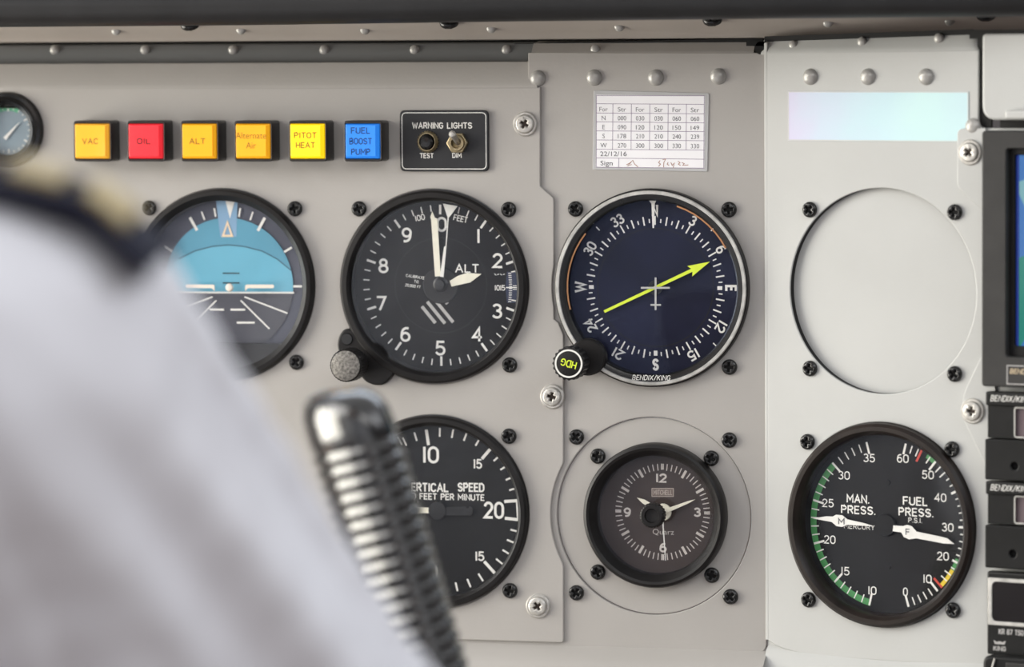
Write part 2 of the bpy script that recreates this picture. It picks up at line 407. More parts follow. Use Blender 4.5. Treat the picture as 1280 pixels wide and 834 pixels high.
centre = thing('centre_panel', 'grey painted centre instrument sheet behind the compass and the clock, with domed rivets', 'panel')
xl = P(650, 300, MF)[0]
zcut = P(640, 130, MF)[1]
out = [(-300, zb), (FOLD_X - 0.3, zb), (FOLD_X - 0.3, P(940, 66, MF)[1]), (P(660,66,MF)[0], P(660,66,MF)[1]), (P(660,66,MF)[0], zcut), (-300, zcut)]
out = rpoly(out, [0, 4, 1, 0, 0, 0])
plate('sheet', out, [circ(*AI, 42), circ(*ALT, 42), circ(*VSI, 42), circ(*DG, R_HOLE), circ(*CLK, 40.0), circ(*P(9,163), 18)], MF, MF+1.6, 0.35, PAINT, centre)
for px in (743, 820, 898): x, z = P(px, 97 if px < 890 else 95.5, MF); put('rivet', RIV_BIG, centre, x, MF, z)
x, z = P(672.5, 98, MF); put('rivet', RIV_BIG, centre, x, MF, z)
# rolled upper flange of the centre sheet (bends back)
def strip(mb, prof, x0, x1, n=1):
    """extrude a (y, z) profile along x; prof may be a function of x"""
    vs = []; k = None
    for i in range(n+1):
        x = x0 + (x1-x0)*i/n; p = prof(x) if callable(prof) else prof; k = len(p)
        vs += [(x, a, b) for a, b in p]
    return mb.add(vs, [(i*k+j, i*k+j+1, (i+1)*k+j+1, (i+1)*k+j) for i in range(n) for j in range(k-1)])
def bend(y0, z0, ys, zs, n=5, r=1.2):
    """profile: starts at (y0,z0) going up, bends smoothly to the point (ys,zs)"""
    out = []; d = Vector((ys-y0, zs-z0)).normalized()
    A = Vector((y0, z0-r)); B = Vector((y0, z0)) + d*r; C = Vector((y0, z0))
    for k in range(n+1):
        t = k/n; q = A*(1-t)**2 + C*2*t*(1-t) + B*t*t; out.append((q.x, q.y))
    out.append((ys, zs)); return out
z66 = P(800,66,MF)[1]; z53 = P(800,53.5,MF+4)[1]
strip(MB(), bend(MF, z66, MF+4, z53) + [(MF+12, z53+1.0)], P(664,60,MF)[0], FOLD_X-5, 1).build('upper_flange', PAINT, centre)
x, z = P(745,62,MF+2.5); r_ = put('rivet', RIV_S, centre, x, MF+1.6, z)
em = MB(); xa, xb = P(640,60,MF)[0], FOLD_X-2; em.add([(xa,MF+4,z53-.2),(xb,MF+4,z53-.2),(xb,MF+4,z53+1.5),(xa,MF+4,z53+.1)],[(0,1,2,3)]); em.build('gap_shade', DARK, centre)  # dark strip painting the shadow line of the gap above the sheet

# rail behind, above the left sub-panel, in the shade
rail = thing('upper_rail', 'grey riveted rail painted dark for its shade above the left sub-panel, under the glareshield', 'rail')
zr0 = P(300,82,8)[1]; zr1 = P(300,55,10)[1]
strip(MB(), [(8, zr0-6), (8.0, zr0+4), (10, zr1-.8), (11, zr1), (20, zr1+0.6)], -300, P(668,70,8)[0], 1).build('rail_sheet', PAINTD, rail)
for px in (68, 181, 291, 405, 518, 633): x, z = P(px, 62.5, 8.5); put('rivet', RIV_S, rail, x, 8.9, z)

# left sub-panel
sub = thing('left_sub_panel', 'grey overlay plate at left carrying the altimeter, horizon and row of warning lights', 'panel')
zbend = P(400, 109, 0)[1]; ztop = P(400, 78.5, 4)[1]
edge = []
zz = P(690, 803.5, 0)[1]
def base_x(py):
    if py <= 233: return P(675.5, py, 0)[0]
    if py <= 247: return P(675.5 + (py-233)/14*16, py, 0)[0]
    if py <= 400: return P(692.5, py, 0)[0]
    return P(704.5, py, 0)[0]
py = 109.0
while py <= 795:
    x = base_x(py); z = P(690, py, 0)[1]
    for c, R in ((DG, 41.2), (CLK, 42.3)):
        dz = z - c[1]
        if abs(dz) < R: x = min(x, c[0] - math.sqrt(R*R - dz*dz))
    edge.append((x, z)); py += 7 if 233 <= py < 247 else 4
edge = edge + rpoly([(edge[-1][0], edge[-1][1]), (edge[-1][0], zz), (edge[-1][0]-12, zz)], [0, 3.0, 0])[1:-1]
out = [(-300, zbend)] + edge + [(-300, zz)]
plate('sheet', out, [circ(*AI, R_HOLE), circ(*ALT, R_HOLE), circ(*VSI, R_HOLE), circ(*P(9,163), 15.9)], 0, 1.15, 0.45, PAINT, sub)
x1 = P(671, 95, 0)[0]
def fl(x):
    d = max(0, x - (x1 - 4)); k = 4 - math.sqrt(max(0, 16 - d*d)) if d > 0 else 0
    zt_ = ztop - k
    return bend(0, zbend, 4*(zt_-zbend)/(ztop-zbend), zt_, 6, 1.6) + [(4*(zt_-zbend)/(ztop-zbend)+1.5, zt_+.2)]
fm = MB(); strip(fm, fl, -300, x1-4, 1); strip(fm, fl, x1-4, x1, 8); fm.build('upper_flange', PAINT, sub)
for px, py in ((656,155),(690,496),(672,758)): lab(steel_screw(MAIN, px, py, sub, 0, 0, 0), 'bright steel screw on a washer')

# right panel (angled toward the pilot)
Q = RIGHT.px
rp = thing('right_panel', 'pale grey angled panel at right with the blanked hole and pressure gauge', 'panel', RIGHT)
zA = Q(962, 66, 0)[1]; zB = Q(1220, 59.5, 0)[1]
xr = Q(1223, 100, 0)[0]
# the outline keeps running behind the radio stack
bot = [Q(1280, 832, 0), Q(1232, 831, 0), Q(1130, 828, 0), Q(1010, 819, 0), Q(975, 810, 0), (0.6, Q(958, 800, 0)[1])]
out = [(0.6, zA)] + [(xr, (zA+zB)/2)] + [(xr, Q(1223,160,0)[1]), (150, Q(1223,160,0)[1]), (150, bot[0][1])] + bot
plate('sheet', rpoly(out, [0,0,3,0,0,0,0,0,6,6,0]), [circ(*BL, 40.4), circ(*MP, 40.6)], 0, 2.2, 0.4, PAINT2, rp)
zf = (zA+zB)/2
def fr(x):
    r = 7.0; d = max(0, x - (xr - r)); k = r - math.sqrt(max(0, r*r - d*d)) if d > 0 else 0
    top = Q(960 + 262*(x/xr), 49 - 9*(x/xr), 3)[1] - k
    return bend(0, zf, 3.0, top, 6, 1.6) + [(4.5, top+.2)]
fm = MB(); strip(fm, fr, -2, xr-7, 8); strip(fm, fr, xr-7, xr, 8); fm.build('upper_flange', PAINT2, rp)
for px, py in ((1013,96),(1085,96),(1157.5,96),(1216.5,158)): x, z = Q(px, py, 0); put('rivet', RIV_BIG, rp, x, 0, z)
for px, py in ((992,57),(1078,52.5),(1174,48)): x, z = Q(px, py, 2); put('rivet', RIV_S, rp, x, 1.8, z)
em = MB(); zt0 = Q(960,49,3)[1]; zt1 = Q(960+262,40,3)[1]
em.add([(-1.5,2.2,zt0-1),(xr-3,2.2,zt1-1),(xr-3,2.2,zt1+1.1),(-1.5,2.2,zt0+1.1)],[(0,1,2,3)]); em.build('gap_shade', DARK, rp)  # dark strip standing in for the gap shadow above the flange
MB().box(-0.5, 12, 1.7, 2.4, zb-6, zb+8).build('corner_backing', PAINT2, rp)
# left return edge of the angled panel
MB().box(-0.6, 0.9, 0.0, 2.0, bot[-1][1], zA+4).build('side_return', PAINT2, rp, bevel=0.3)
# notch in the corner between the sheets
nx, nz = MAIN.px(951, 60, 0)
nt_ = MB(); nt_.disc(nx, nz, 2.6, 0.6, 20); nt_.box(nx-6, nx+2, 0.6, 0.9, nz+0.8, nz+2.6)
tag(nt_.build('corner_notch', DARK), 'black relief notch where centre and right panels meet at the top', 'notch')
# blanking plate
bp = thing('blanking_plate', 'round grey blanking plate set back in the empty instrument hole', 'cover plate', RIGHT, BL[0], BL[1])
MB().lathe([(0.001,3.2),(44,3.2),(44,4.7),(0.001,4.7)], 96).build('disc', PAINT2, bp)
MB().lathe([(40.35,0.5),(40.35,3.15),(41.5,3.15),(41.5,2.3)], 96).build('hole_shade_ring', UBLK, bp)  # black ring added to paint the shaded crescent inside the hole
for dx in (-1,1):
    for dz in (-1,1): screw(bp, dx*31.45, dz*31.45, 0)

# small upper right cover + bracket behind the radios
uc = thing('upper_corner_cover', 'pale grey cover with a rounded corner, above the display unit', 'cover', RIGHT)
x0, z1 = Q(1227.5, 42, -3); x0b, z0 = Q(1227.5, 150, -3)
out = rpoly([(x0, z0), (150, z0), (150, z1), (x0, z1)], [6,0,0,2], 8)
MB().box(x0-6, 150, -1.5, -.5, z1-2, z1+1.4).build('top_gap_shade', DARK, uc)  # dark strip standing in for the gap shadow above the cover
plate('front', out, [], -3, 1, 0.9, PAINT2, uc)
lx, lz = Q(1258, 138, -5); MB().box(lx, 150, -6.5, -2.8, z0+0.5, lz).build('ledge', PAINT2, uc, bevel=0.8)
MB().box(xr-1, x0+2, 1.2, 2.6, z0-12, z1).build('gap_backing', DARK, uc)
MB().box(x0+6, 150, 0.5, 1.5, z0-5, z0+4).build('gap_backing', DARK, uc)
br = thing('mounting_bracket', 'grey bracket plate with two steel screws, peeking out left of the display', 'bracket', RIGHT)
bpx = [(1232,160),(1196.5,161),(1196.5,234),(1227,262),(1240,262)]
out = rpoly([Q(*p, -1.2) for p in bpx], [0,2.5,2,0,0]); plate('upper_tab', out, [], -1.2, 0.05, 0.3, PAINT2, br)
bpx = [(1244,444),(1227,445),(1204,492),(1202,520),(1233,585),(1244,585)]
out = rpoly([Q(*p, -1.2) for p in bpx], [0,2,5,5,2,0]); plate('lower_tab', out, [], -1.2, 0.05, 0.3, PAINT2, br)
for px, py in ((1211.5,190.5),(1215,514)): steel_screw(RIGHT, px, py, br, 0, 0, -1.2)

# lower sill
ls = thing('lower_sill', 'rounded grey sill running along the bottom of the panels', 'sill')
zs = P(640, 806, MF)[1]
prof = [(MF+1, zs+2), (MF+.3, zs+.5), (-1.2, zs-.8), (-4, zs-2.2), (-8, zs-5.0), (-11, zs-10), (-12, zs-30), (-12, zs-90)]
strip(MB(), prof, -300, FOLD_X, 1).build('sill_sheet', PAINT, ls)
zs2 = Q(1100, 828, 0)[1]
prof = lambda x: [(1.5, Q(960+2.3*x, 812+min(14, x*.25), 0)[1]+1.5), (-0.5, Q(960+2.3*x, 812+min(14, x*.25), 0)[1]-.3), (-4, zs-6.5), (-10, zs-14), (-12, zs-30), (-12, zs-90)]
o = strip(MB(), prof, 0, 170, 14).build('angled_sill', PAINT2, ls); o.location = Vector((FOLD_X,0,0))*S; o.rotation_euler = (0,0,-FOLD_A)

# fascia and glareshield
fa = thing('upper_fascia', 'glossy beige riveted fascia strip between glareshield and panel tops', 'fascia')
z50 = P(400, 50.5, 5)[1]; z20 = P(640, 8, -14)[1]
strip(MB(), [(14, z50-.3), (6.2, z50-0.2), (5.2, z50+.1), (4.9, z50+.8), (4, z50+3), (-14, z20), (-26, z20+3)], -300, 320, 1).build('fascia_sheet', FASC, fa, angle=50)
dz = z20-(z50+3); sl = lambda z: 4 - 18*(z-(z50+3))/dz
for px, py in ((-12,39),(145,38),(301,37),(456,37),(614,35),(774,33),(1035,28),(1187,26)):
    x, z = P(px, py, 0); x, z = P(px, py, sl(z)); put('rivet', RIV_S, fa, x, sl(z)+.3, z).scale = (1,.8,1)
for px, py in ((238,32),(562,29.5),(891,26),(1233,20)):
    x, z = P(px, py, 0); x, z = P(px, py, sl(z)); s_ = screw(fa, x, z, sl(z)-.4); s_.rotation_euler = (-0.9, 0, 0); s_.scale = (1.25,1.2,1.0)
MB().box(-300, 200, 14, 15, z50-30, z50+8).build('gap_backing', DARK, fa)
gs = thing('glareshield', 'dark padded glareshield edge across the top of the dashboard', 'glareshield')
mb = MB(); vs = []; K = 17; xsn = [-500, 0, 320, 640, 960, 1280, 1900]; bot_ = [38, 34, 31.5, 27, 23.5, 21, 18]
for px, by in zip(xsn, bot_):
    x, z = P(px, by, -42)
    pf = [(-30, z+2)] + [(-46 + 8*math.cos(math.radians(a)), z+7.5 + 7.5*math.sin(math.radians(a))) for a in range(-60, -271, -16)] + [(120, z+24), (120, z+6)]
    K = len(pf); vs += [(x, a, b) for a, b in pf]
n = len(xsn); mb.add(vs, [(i*K+j, i*K+(j+1) % K, (i+1)*K+(j+1) % K, (i+1)*K+j) for i in range(n-1) for j in range(K)])
mb.build('pad', PADM, gs)

# sticker
sm = bpy.data.materials.new('iridescent_film'); sm.use_nodes = True; n = sm.node_tree.nodes; L = sm.node_tree.links; b = n['Principled BSDF']
t = n.new('ShaderNodeTexCoord'); sp_ = n.new('ShaderNodeSeparateXYZ'); nz = n.new('ShaderNodeTexNoise'); nz.inputs['Scale'].default_value = 60
ad = n.new('ShaderNodeMath'); ad.operation = 'MULTIPLY_ADD'; ad.inputs[1].default_value = 11.0
rr = n.new('ShaderNodeValToRGB'); L.new(t.outputs['Object'], sp_.inputs[0]); L.new(sp_.outputs[0], ad.inputs[0])
m2 = n.new('ShaderNodeMath'); m2.operation = 'MULTIPLY'; m2.inputs[1].default_value = 0.30; L.new(t.outputs['Object'], nz.inputs['Vector'])
L.new(nz.outputs['Fac'], m2.inputs[0]); L.new(m2.outputs[0], ad.inputs[2]); L.new(ad.outputs[0], rr.inputs[0])
E_ = rr.color_ramp.elements; E_[0].position = .12; E_[0].color = (.66,.62,.80,1); E_[1].position = 1.0; E_[1].color = (.56,.76,.80,1)
for p_, c_ in ((.32,(.60,.70,.82,1)),(.60,(.56,.76,.82,1)),(.82,(.57,.80,.80,1))): q = E_.new(p_); q.color = c_
L.new(rr.outputs[0], b.inputs['Base Color']); b.inputs['Roughness'].default_value = .35; b.inputs['Coat Weight'].default_value = .4
x0, z1 = Q(985, 114, -.1); x1, _ = Q(1211, 114, -.1); z0 = (Q(985,176,-.1)[1] + Q(1211,177.5,-.1)[1])/2
st = thing('label_strip', 'blank iridescent label strip stuck under the three rivets of the right panel', 'label', RIGHT, x0, z0)
MB().box(0, x1-x0, -.25, -.02, 0, z1-z0).build('film', sm, st, bevel=.05)
em = MB(); W_, H_ = x1-x0, z1-z0
em.ribbon([(0.25,.25),(W_-.25,.25),(W_-.25,H_-.25),(.25,H_-.25)], .35, -.3, True)
em.build('clear_border', mat('film_border', (.62,.62,.60), .3, 0), st)

# compass correction card
x0, z0 = P(813, 164, MF)
cc = thing('correction_card', 'laminated white compass correction card with a table of headings', 'card', MAIN, x0, z0, MF)
def cl(px, py): a, b = P(px, py, MF); return (a-x0, b-z0)
LAM = mat('laminate', (.50,.50,.50), .15, 0, .05, 100, spec=.8)
plate('laminate', rpoly([cl(741,212),cl(884.5,214.5),cl(886.5,116.5),cl(742.5,113)], 0.8), [], -.35, -.05, .1, LAM, cc)
PAPER = mat('paper', (.92,.91,.93), .5, 0, .02, 60)
pc = [cl(745,209),cl(880.5,210.5),cl(881.5,120),cl(746,118.5)]
MB().poly(pc, -.40).build('paper', PAPER, cc, smooth=False)
INK = mat('dark_ink', (.09,.09,.10), .6, 0, .1, 300); LINE = mat('violet_line', (.30,.24,.34), .6, 0, .1, 300); SIGN = mat('brown_ink', (.42,.24,.18), .6, 0, .1, 300)
def cp(u, v):  # u,v in card crop pixels (6.18 px per photo px)
    return cl(720 + u/6.18, 90 + v/6.18)
lm = MB(); ys = [(182,184),(245,250),(317,323),(385,393),(455,461),(525,531),(597,604),(664,674),(735,743)]
for i, (a, b) in enumerate(ys): lm.ribbon([cp(160,a), cp(993,b)], .22, -.43)
for xa, (y0_, y1_) in zip((287,430,572,714,855), [(247,600)]*5): lm.ribbon([cp(xa,y0_), cp(xa-3,y1_+2)], .22, -.432)
lm.ribbon([cp(333,666), cp(331,737)], .22, -.432); lm.ribbon([cp(160,182),cp(158,735)], .22, -.432); lm.ribbon([cp(993,184),cp(988,743)], .22, -.432)
lm.build('table_lines', LINE, cc, smooth=False)
rows = [("For","Str","For","Str","For","Str"),("N","000","030","030","060","060"),("E","090","120","120","150","149"),("S","178","210","210","240","239"),("W","270","300","300","330","330")]
cxs = [215,357,497,640,780,921]; cys = [286,354,424,493,565]
for r_i, row in enumerate(rows):
    for c_i, tx in enumerate(row):
        x, z = cp(cxs[c_i], cys[r_i] + c_i*1.3); wd = None
        wd = len(tx)*21/6.18*.337 if len(tx) > 1 else None
        fonttext('lettering', tx, x, z, 36/6.18*.3226, -.45, INK, cc, width=wd, bold=-0.005)
x, z = cp(291,631); fonttext('lettering', '22/12/16', x, z, 38/6.18*.3226, -.45, INK, cc, width=200/6.18*.336)
x, z = cp(238,702); fonttext('lettering', 'Sign', x, z, 38/6.18*.3226, -.45, INK, cc, width=92/6.18*.336)
sg = MB()
for s_ in ([(392,716),(415,705),(440,682),(420,705),(398,728),(430,715)], [(440,682),(455,712),(480,733)], [(650,685),(640,700),(655,712),(640,728)],[(672,678),(695,672),(680,700),(678,735)],
           [(712,700),(706,712),(720,722)],[(735,700),(745,722),(762,702),(752,740)],[(790,690),(805,700),(792,712),(808,722)],[(820,700),(838,708),(826,722),(868,718)]):
    sg.ribbon([cp(*p) for p in s_], .28, -.45)
sg.build('signature', SIGN, cc, smooth=False)

# ------------------------------------------------------------------ instruments
class Inst:
    def __init__(s, name, label, cat, frame, c, y=0):
        s.t = thing(name, label, cat, frame, c[0], c[1], 0); s.f = frame; s.c = c
    def p(s, px, py, h): a, b = s.f.px(px, py, h); return (a - s.c[0], b - s.c[1])
    def screws(s, offs=((-1,1),(1,1),(-1,-1),(1,-1)), d=31.45, y=0):
        for a, b in offs: screw(s.t, a*d, b*d, y)
def glass(i, r, y, m=None): MB().disc(0,0,r,y,64).build('glass', m or GLASS, i.t, smooth=False)
def prt(i, name, mb, m=None, label=None):
    o = mb.build(name, m or PRINT, i.t, smooth=False)
    if label: o['label'] = label
    return o

# --- altimeter
I = Inst('altimeter', 'black altimeter with ALT lettering and three cream hands, grained knob at lower left', 'altimeter', MAIN, ALT)
MB().lathe([(34.6,4.5),(34.9,-1.2),(35.6,-3.0),(36.3,-3.6),(38.2,-3.4),(39.1,-2.6),(39.3,0.3),(39.3,6),(34.6,6)], 96).build('bezel', BLK, I.t)
YD = 4.0; k = 3.089
c = I.p(551.0, 356.8, YD)
MB().disc(0,0,35.2,YD,96).build('dial_face', FACE, I.t, smooth=False)
T = lambda u, v, h=YD: I.p(400+u/k, 220+v/k, h)
mb = MB(); mb.annulus(19.2,19.6,YD-.03,0,360,*c); prt(I, 'dial_ring', mb, DARK)
mb = MB(); mb.annulus(32.9,35.2,YD-.04,0,360,*c)
prt(I, 'dial_border', mb, FACE)
mb = MB()
for q in range(50):
    if q in (12,13): continue
    mj = q % 5 == 0; mb.tick(32.8-(3.9 if mj else 2.6), 32.8, q*7.2, .95 if mj else .5, YD-.08, *c)
prt(I, 'tick_marks', mb)
for n_, (u, v) in zip('0123456789', [(470,187),(612,232),(686,327),(684,522),(607,612),(465,665),(330,612),(237,492),(245,347),(335,228)]):
    mb = MB(); text(mb, n_, *T(u,v), 6.1, YD-.09, width=None if n_ == '1' else 4.3, stroke=.155); prt(I, 'numeral', mb)
mb = MB(); text(mb, 'ALT', *T(568,357), 3.6, YD-.09, width=10.0, stroke=.15); prt(I, 'lettering', mb)
for tx, u, v, h_, w_, r_ in (('100',386,161,2.5,4.2,-12),('FEET',543,165,2.5,6.0,12),('CALIBRATED',372,390,1.15,8.8,8),('TO',372,408,1.15,1.9,8),('20,000 FT',359,425,1.15,6.6,8),('1015',695,432,2.3,4.4,0)):
    mb = MB(); text(mb, tx, *T(u,v), h_, YD-.09, width=w_, stroke=.15, rot=r_); prt(I, 'lettering', mb)
mb = MB()                                                    # subscale window with its small graduations
wpts = [T(722,370),(T(778,370)),(T(784,432)),T(776,490),T(722,490),T(716,432)]
mb.poly(wpts, YD-.05); prt(I, 'subscale_window', mb, mat('subscale_blue', (.012,.02,.06), .5))
mb = MB()
mb.ribbon([T(720,431),T(775,431)], .45, YD-.09); mb.ribbon([T(745,424),T(773,424)], .3, YD-.09); mb.ribbon([T(745,438),T(773,438)], .3, YD-.09)
for q in range(14): 
    v = 376 + q*8.4; u = 733 + 3*math.sin(q/13*math.pi); mb.ribbon([T(u-5,v),T(u+5,v)], .35, YD-.09)
for q in range(4): mb.ribbon([T(674+q*11,378+(q % 2)*3),T(680+q*11,383-(q % 2)*4)], .3, YD-.09)
prt(I, 'subscale_marks', mb)
mb = MB()                                                    # striped low altitude flag
R0, R1 = 5.5, 15.5
for q in range(-4, 6):
    off = q*3.0 + 0.3; seg = []
    for s in range(0, 41):
        tt = -18 + s*0.9; dxx = math.sin(math.radians(38)); dzz = math.cos(math.radians(38))
        X = off*dzz + tt*dxx; Z = -off*dxx + tt*dzz
        X, Z = off + tt*dxx*-.0 , 0
        px_ = off*math.cos(math.radians(-40)) + tt*math.sin(math.radians(-40))
        pz_ = -off*math.sin(math.radians(-40)) + tt*math.cos(math.radians(-40))
        rr_ = math.hypot(px_, pz_); an = math.degrees(math.atan2(px_, pz_)) % 360
        if R0 < rr_ < R1 and 160 < an < 222: seg.append((c[0]+px_, c[1]+pz_))
    if len(seg) > 1: mb.ribbon([seg[0], seg[-1]], 1.35, YD-.08)
prt(I, 'striped_flag', mb, PRINTG)
MB().lathe([(0.001,YD-.55),(7.2,YD-.5),(7.5,YD-.1)], 32, *c).build('hub_disc', BLK, I.t)
hn = MB(); hn.prism([T(503,405),T(535,385),T(570,374),T(626,378),T(582,411),T(510,427)], YD-1.0, YD-.7); prt(I, 'short_hand', hn, CREAM)
hn = MB(); hn.prism([T(437,136),T(447,160),T(457,165),T(470,386),T(448,388),T(433,168),T(430,158)], YD-1.6, YD-1.3); prt(I, 'long_hand', hn, CREAM)
hn = MB(); hn.prism([T(480,106),T(536,116),T(508,154),T(502,160),T(493,274),T(482,390),T(468,388),T(484,274),T(490,268),T(498,160)], YD-2.1, YD-1.9); prt(I, 'thin_pointer', hn, PRINT)
MB().lathe([(0.001,YD-2.6),(2.0,YD-2.6),(2.4,YD-1.0),(3.2,YD-.5)], 24, *I.p(549.5,356,YD-2)).build('hub', BLKG, I.t)
glass(I, 35.0, -0.8)
# ear with the knob
e = [I.p(400+u/k, 220+v/k, -2) for u, v in ((100,585),(76,612),(66,650),(75,690),(110,722),(150,755),(170,790),(205,808),(245,808),(270,785),(290,762),(250,700),(200,660),(150,610))]
plate('knob_ear', rpoly(e, 3.5), [], -2.8, 0.2, .7, BLK, I.t)
ex, ez = I.p(400+104/k, 220+630/k, -3); MB().lathe([(0.001,-3.4),(2.2,-3.4),(2.6,-2.7)], 20, ex, ez).build('ear_screw', BLKG, I.t)
kn = I.p(400+98/k, 220+733/k, -21)
o = MB().lathe([(6.1,-21.0),(6.5,-20.3),(6.6,-12),(6.2,-11.2),(4.2,-11),(4.2,-2.5)], 72, *kn, rib=(36,.25,{1,2})).build('knob', BLK, I.t)
k2 = MB().lathe([(0.001,-21.05),(5.7,-21.1),(6.15,-20.9)], 40, *kn).build('knob_cap', KNURL, o); lab(k2, 'grey grained knob face')
I.screws(((-1,1),(1,1),(1,-1)))

# --- attitude indicator
I = Inst('attitude_indicator', 'artificial horizon with bright blue sky half, partly hidden by the shoulder', 'attitude indicator', MAIN, AI)
YD = 3.0; k = 3.208
MB().lathe([(34.5,3.5),(34.6,-1),(35.2,-1.6),(37.0,-3.6),(38.6,-3.4),(39.3,-2.4),(39.4,0.3),(39.4,6),(34.5,6)], 96).build('bezel', BLK, I.t)
T = lambda u, v, h=YD: I.p(160+u/k, 220+v/k, h)
c = T(403, 440)
SKY_REFL = mat('horizon_reflection', (.055,.058,.085), .45, 0, .06, 60)  # sky reflection in the black glass put into the dial colour
MB().disc(c[0]*.4,c[1]*.5,34.8,YD,96).build('dial_face', SKY_REFL, I.t, smooth=False)
SKY1 = mat('horizon_sky', (.13,.42,.57), .5, 0, .05, 50); SKY2 = mat('horizon_sky_dark', (.09,.31,.44), .5, 0, .05, 50); GRND = mat('horizon_ground', (.050,.050,.065), .5, 0, .12, 60)
hz = T(470,466)[1]; R = 27.9
def cap(cx_, cz_, r, z_, top=True, n=60):
    a0 = math.acos(max(-1, min(1, (z_-cz_)/r)))
    return [(cx_ + r*math.sin(-a0 + 2*a0*i/n), cz_ + r*math.cos(-a0 + 2*a0*i/n)) for i in range(n+1)]
mb = MB(); mb.prism(cap(c[0], c[1], R, hz), YD-.5, YD-.02); prt(I, 'sky_sphere', mb, SKY1)
# darker sky band above the curved line
top_ = cap(c[0], c[1], R, T(655,376)[1]); low = [T(655,378),T(600,330),T(540,298),T(470,280),T(405,273),T(340,279),T(270,297),T(205,330),T(150,378)]
mb = MB(); mb.poly(top_ + low, YD-.55); prt(I, 'sky_band', mb, SKY2)
mb = MB(); mb.ribbon([T(655,378),T(600,333),T(540,301),T(470,283),T(405,276),T(340,282),T(270,300),T(205,333)], .45, YD-.6); prt(I, 'band_line', mb, mat('line_teal', (.03,.10,.15), .5))
lowr = [(c[0] + R*math.sin(a), c[1] + R*math.cos(a)) for a in [math.radians(96.5 + q*167/40) for q in range(41)]]
mb = MB(); mb.poly(lowr, YD-.3); prt(I, 'ground_sphere', mb, GRND)
mb = MB(); mb.ribbon([T(150,467),T(666,468)], .7, YD-.65)
for a, b in (((470,485),(640,550)),((455,500),(568,612)),((340,485),(170,550)),((355,500),(242,612))): mb.ribbon([T(*a),T(*b)], .6, YD-.62)
for a, b in (((415,536),(470,536)),((440,588),(508,588)),((330,536),(385,536))): mb.ribbon([T(*a),T(*b)], .8, YD-.62)
prt(I, 'horizon_lines', mb)
mb = MB(); mb.ribbon([T(383,390),T(448,390)], .5, YD-.66); mb.ribbon([T(383,429),T(448,429)], .5, YD-.66); prt(I, 'pitch_marks', mb, DARK)
mb = MB()
for a, l, w_ in ((-30,6.2,1.2),(-20,3.6,.7),(-10,3.6,.7),(10,3.6,.7),(20,3.6,.7),(30,6.2,1.2),(60,4.4,.9),(90,4.4,.9),(-60,4.4,.9),(-90,4.4,.9)): mb.tick(33.6-l-1.2, 33.6-.6*abs(math.sin(math.radians(a)))-1.2 if abs(a) > 40 else 33.6-1.2, a, w_, YD-.66, *c)
prt(I, 'bank_ticks', mb)
mb = MB(); mb.poly([T(354,97),T(441,97),T(436,243),T(372,243)], YD-.58); prt(I, 'index_window', mb, mat('index_pale_blue', (.22,.38,.56), .5))
mb = MB(); mb.poly([T(392,97),T(431,97),T(411,170)], YD-.7); prt(I, 'bank_pointer', mb)
mb = MB(); mb.ribbon([T(383,240),T(401,186),T(419,240)], .9, YD-.72, True); prt(I, 'sky_pointer', mb, mat('orange_cream', (.85,.66,.45), .5))
AP = mat('aeroplane_cream', (.90,.78,.66), .45)
mb = MB(); mb.prism(rpoly([T(470,436,0),T(585,436,0),T(585,450,0),T(478,450,0),T(470,464,0)], .8), -.2, .4); mb.prism(rpoly([T(230,436,0),T(347,436,0),T(347,464,0),T(339,450,0),T(230,450,0)], .8), -.2, .4)
prt(I, 'aeroplane_bar', mb, AP)
mb = MB(); mb.lathe([(0.001,-.6),(1.3,-.4),(1.7,.3)], 20, *T(406,448,0)); prt(I, 'aeroplane_dot', mb, AP)
zl = T(500,672,0)[1]
a0 = math.acos(zl/34.9)
seg = [(34.9*math.sin(a), 34.9*math.cos(a)) for a in [a0 + (2*math.pi-2*a0)*q/40 for q in range(41)]]
mb = MB(); mb.prism(seg, -.9, YD-.8); prt(I, 'lower_mask', mb, BLK)
glass(I, 34.8, -1.2)
I.screws(((-1,1),(1,1),(1,-1)))

# --- heading indicator
I = Inst('heading_indicator', 'blue-black compass dial with yellow arrow and silver rim', 'compass', MAIN, DG)
YD = 3.6; k = 3.089
MB().lathe([(34.8,4.0),(35.0,-1.5),(35.6,-2.2),(37.3,-2.6),(37.6,-2.6)], 96).build('bezel', BLKG, I.t)
o = MB().lathe([(37.5,-2.5),(37.7,-3.2),(38.8,-3.2),(39.1,-2.6)], 96).build('rim', SILVER, I.t); lab(o, 'worn silver rim')
MB().lathe([(39.05,-2.6),(39.7,-2.2),(39.8,1.4),(39.4,3)], 96).build('outer_ring', BLK, I.t)
T = lambda u, v, h=YD: I.p(680+u/k, 220+v/k, h)
MB().disc(0,0,35.1,YD,96).build('dial_face', FACEB, I.t, smooth=False)
c = T(430,431)
mb = MB(); mb.annulus(23.6,24.0,YD-.04,0,360,*c); prt(I, 'card_edge', mb, DARK)
mb = MB()
for q in range(72):
    if q in (18,54,36): mb.tick(25.4,27.4,q*5,1.5,YD-.08,*c); continue
    if q % 2 == 0: mb.tick(25.2,28.7,q*5,.6,YD-.08,*c)
    else: mb.tick(26.0,27.6,q*5,.5,YD-.08,*c)
for a in (45,135,225,315): mb.tick(32.3,34.3,a-2 if a in (135,) else a,.5,YD-.1,*c)
prt(I, 'tick_marks', mb)
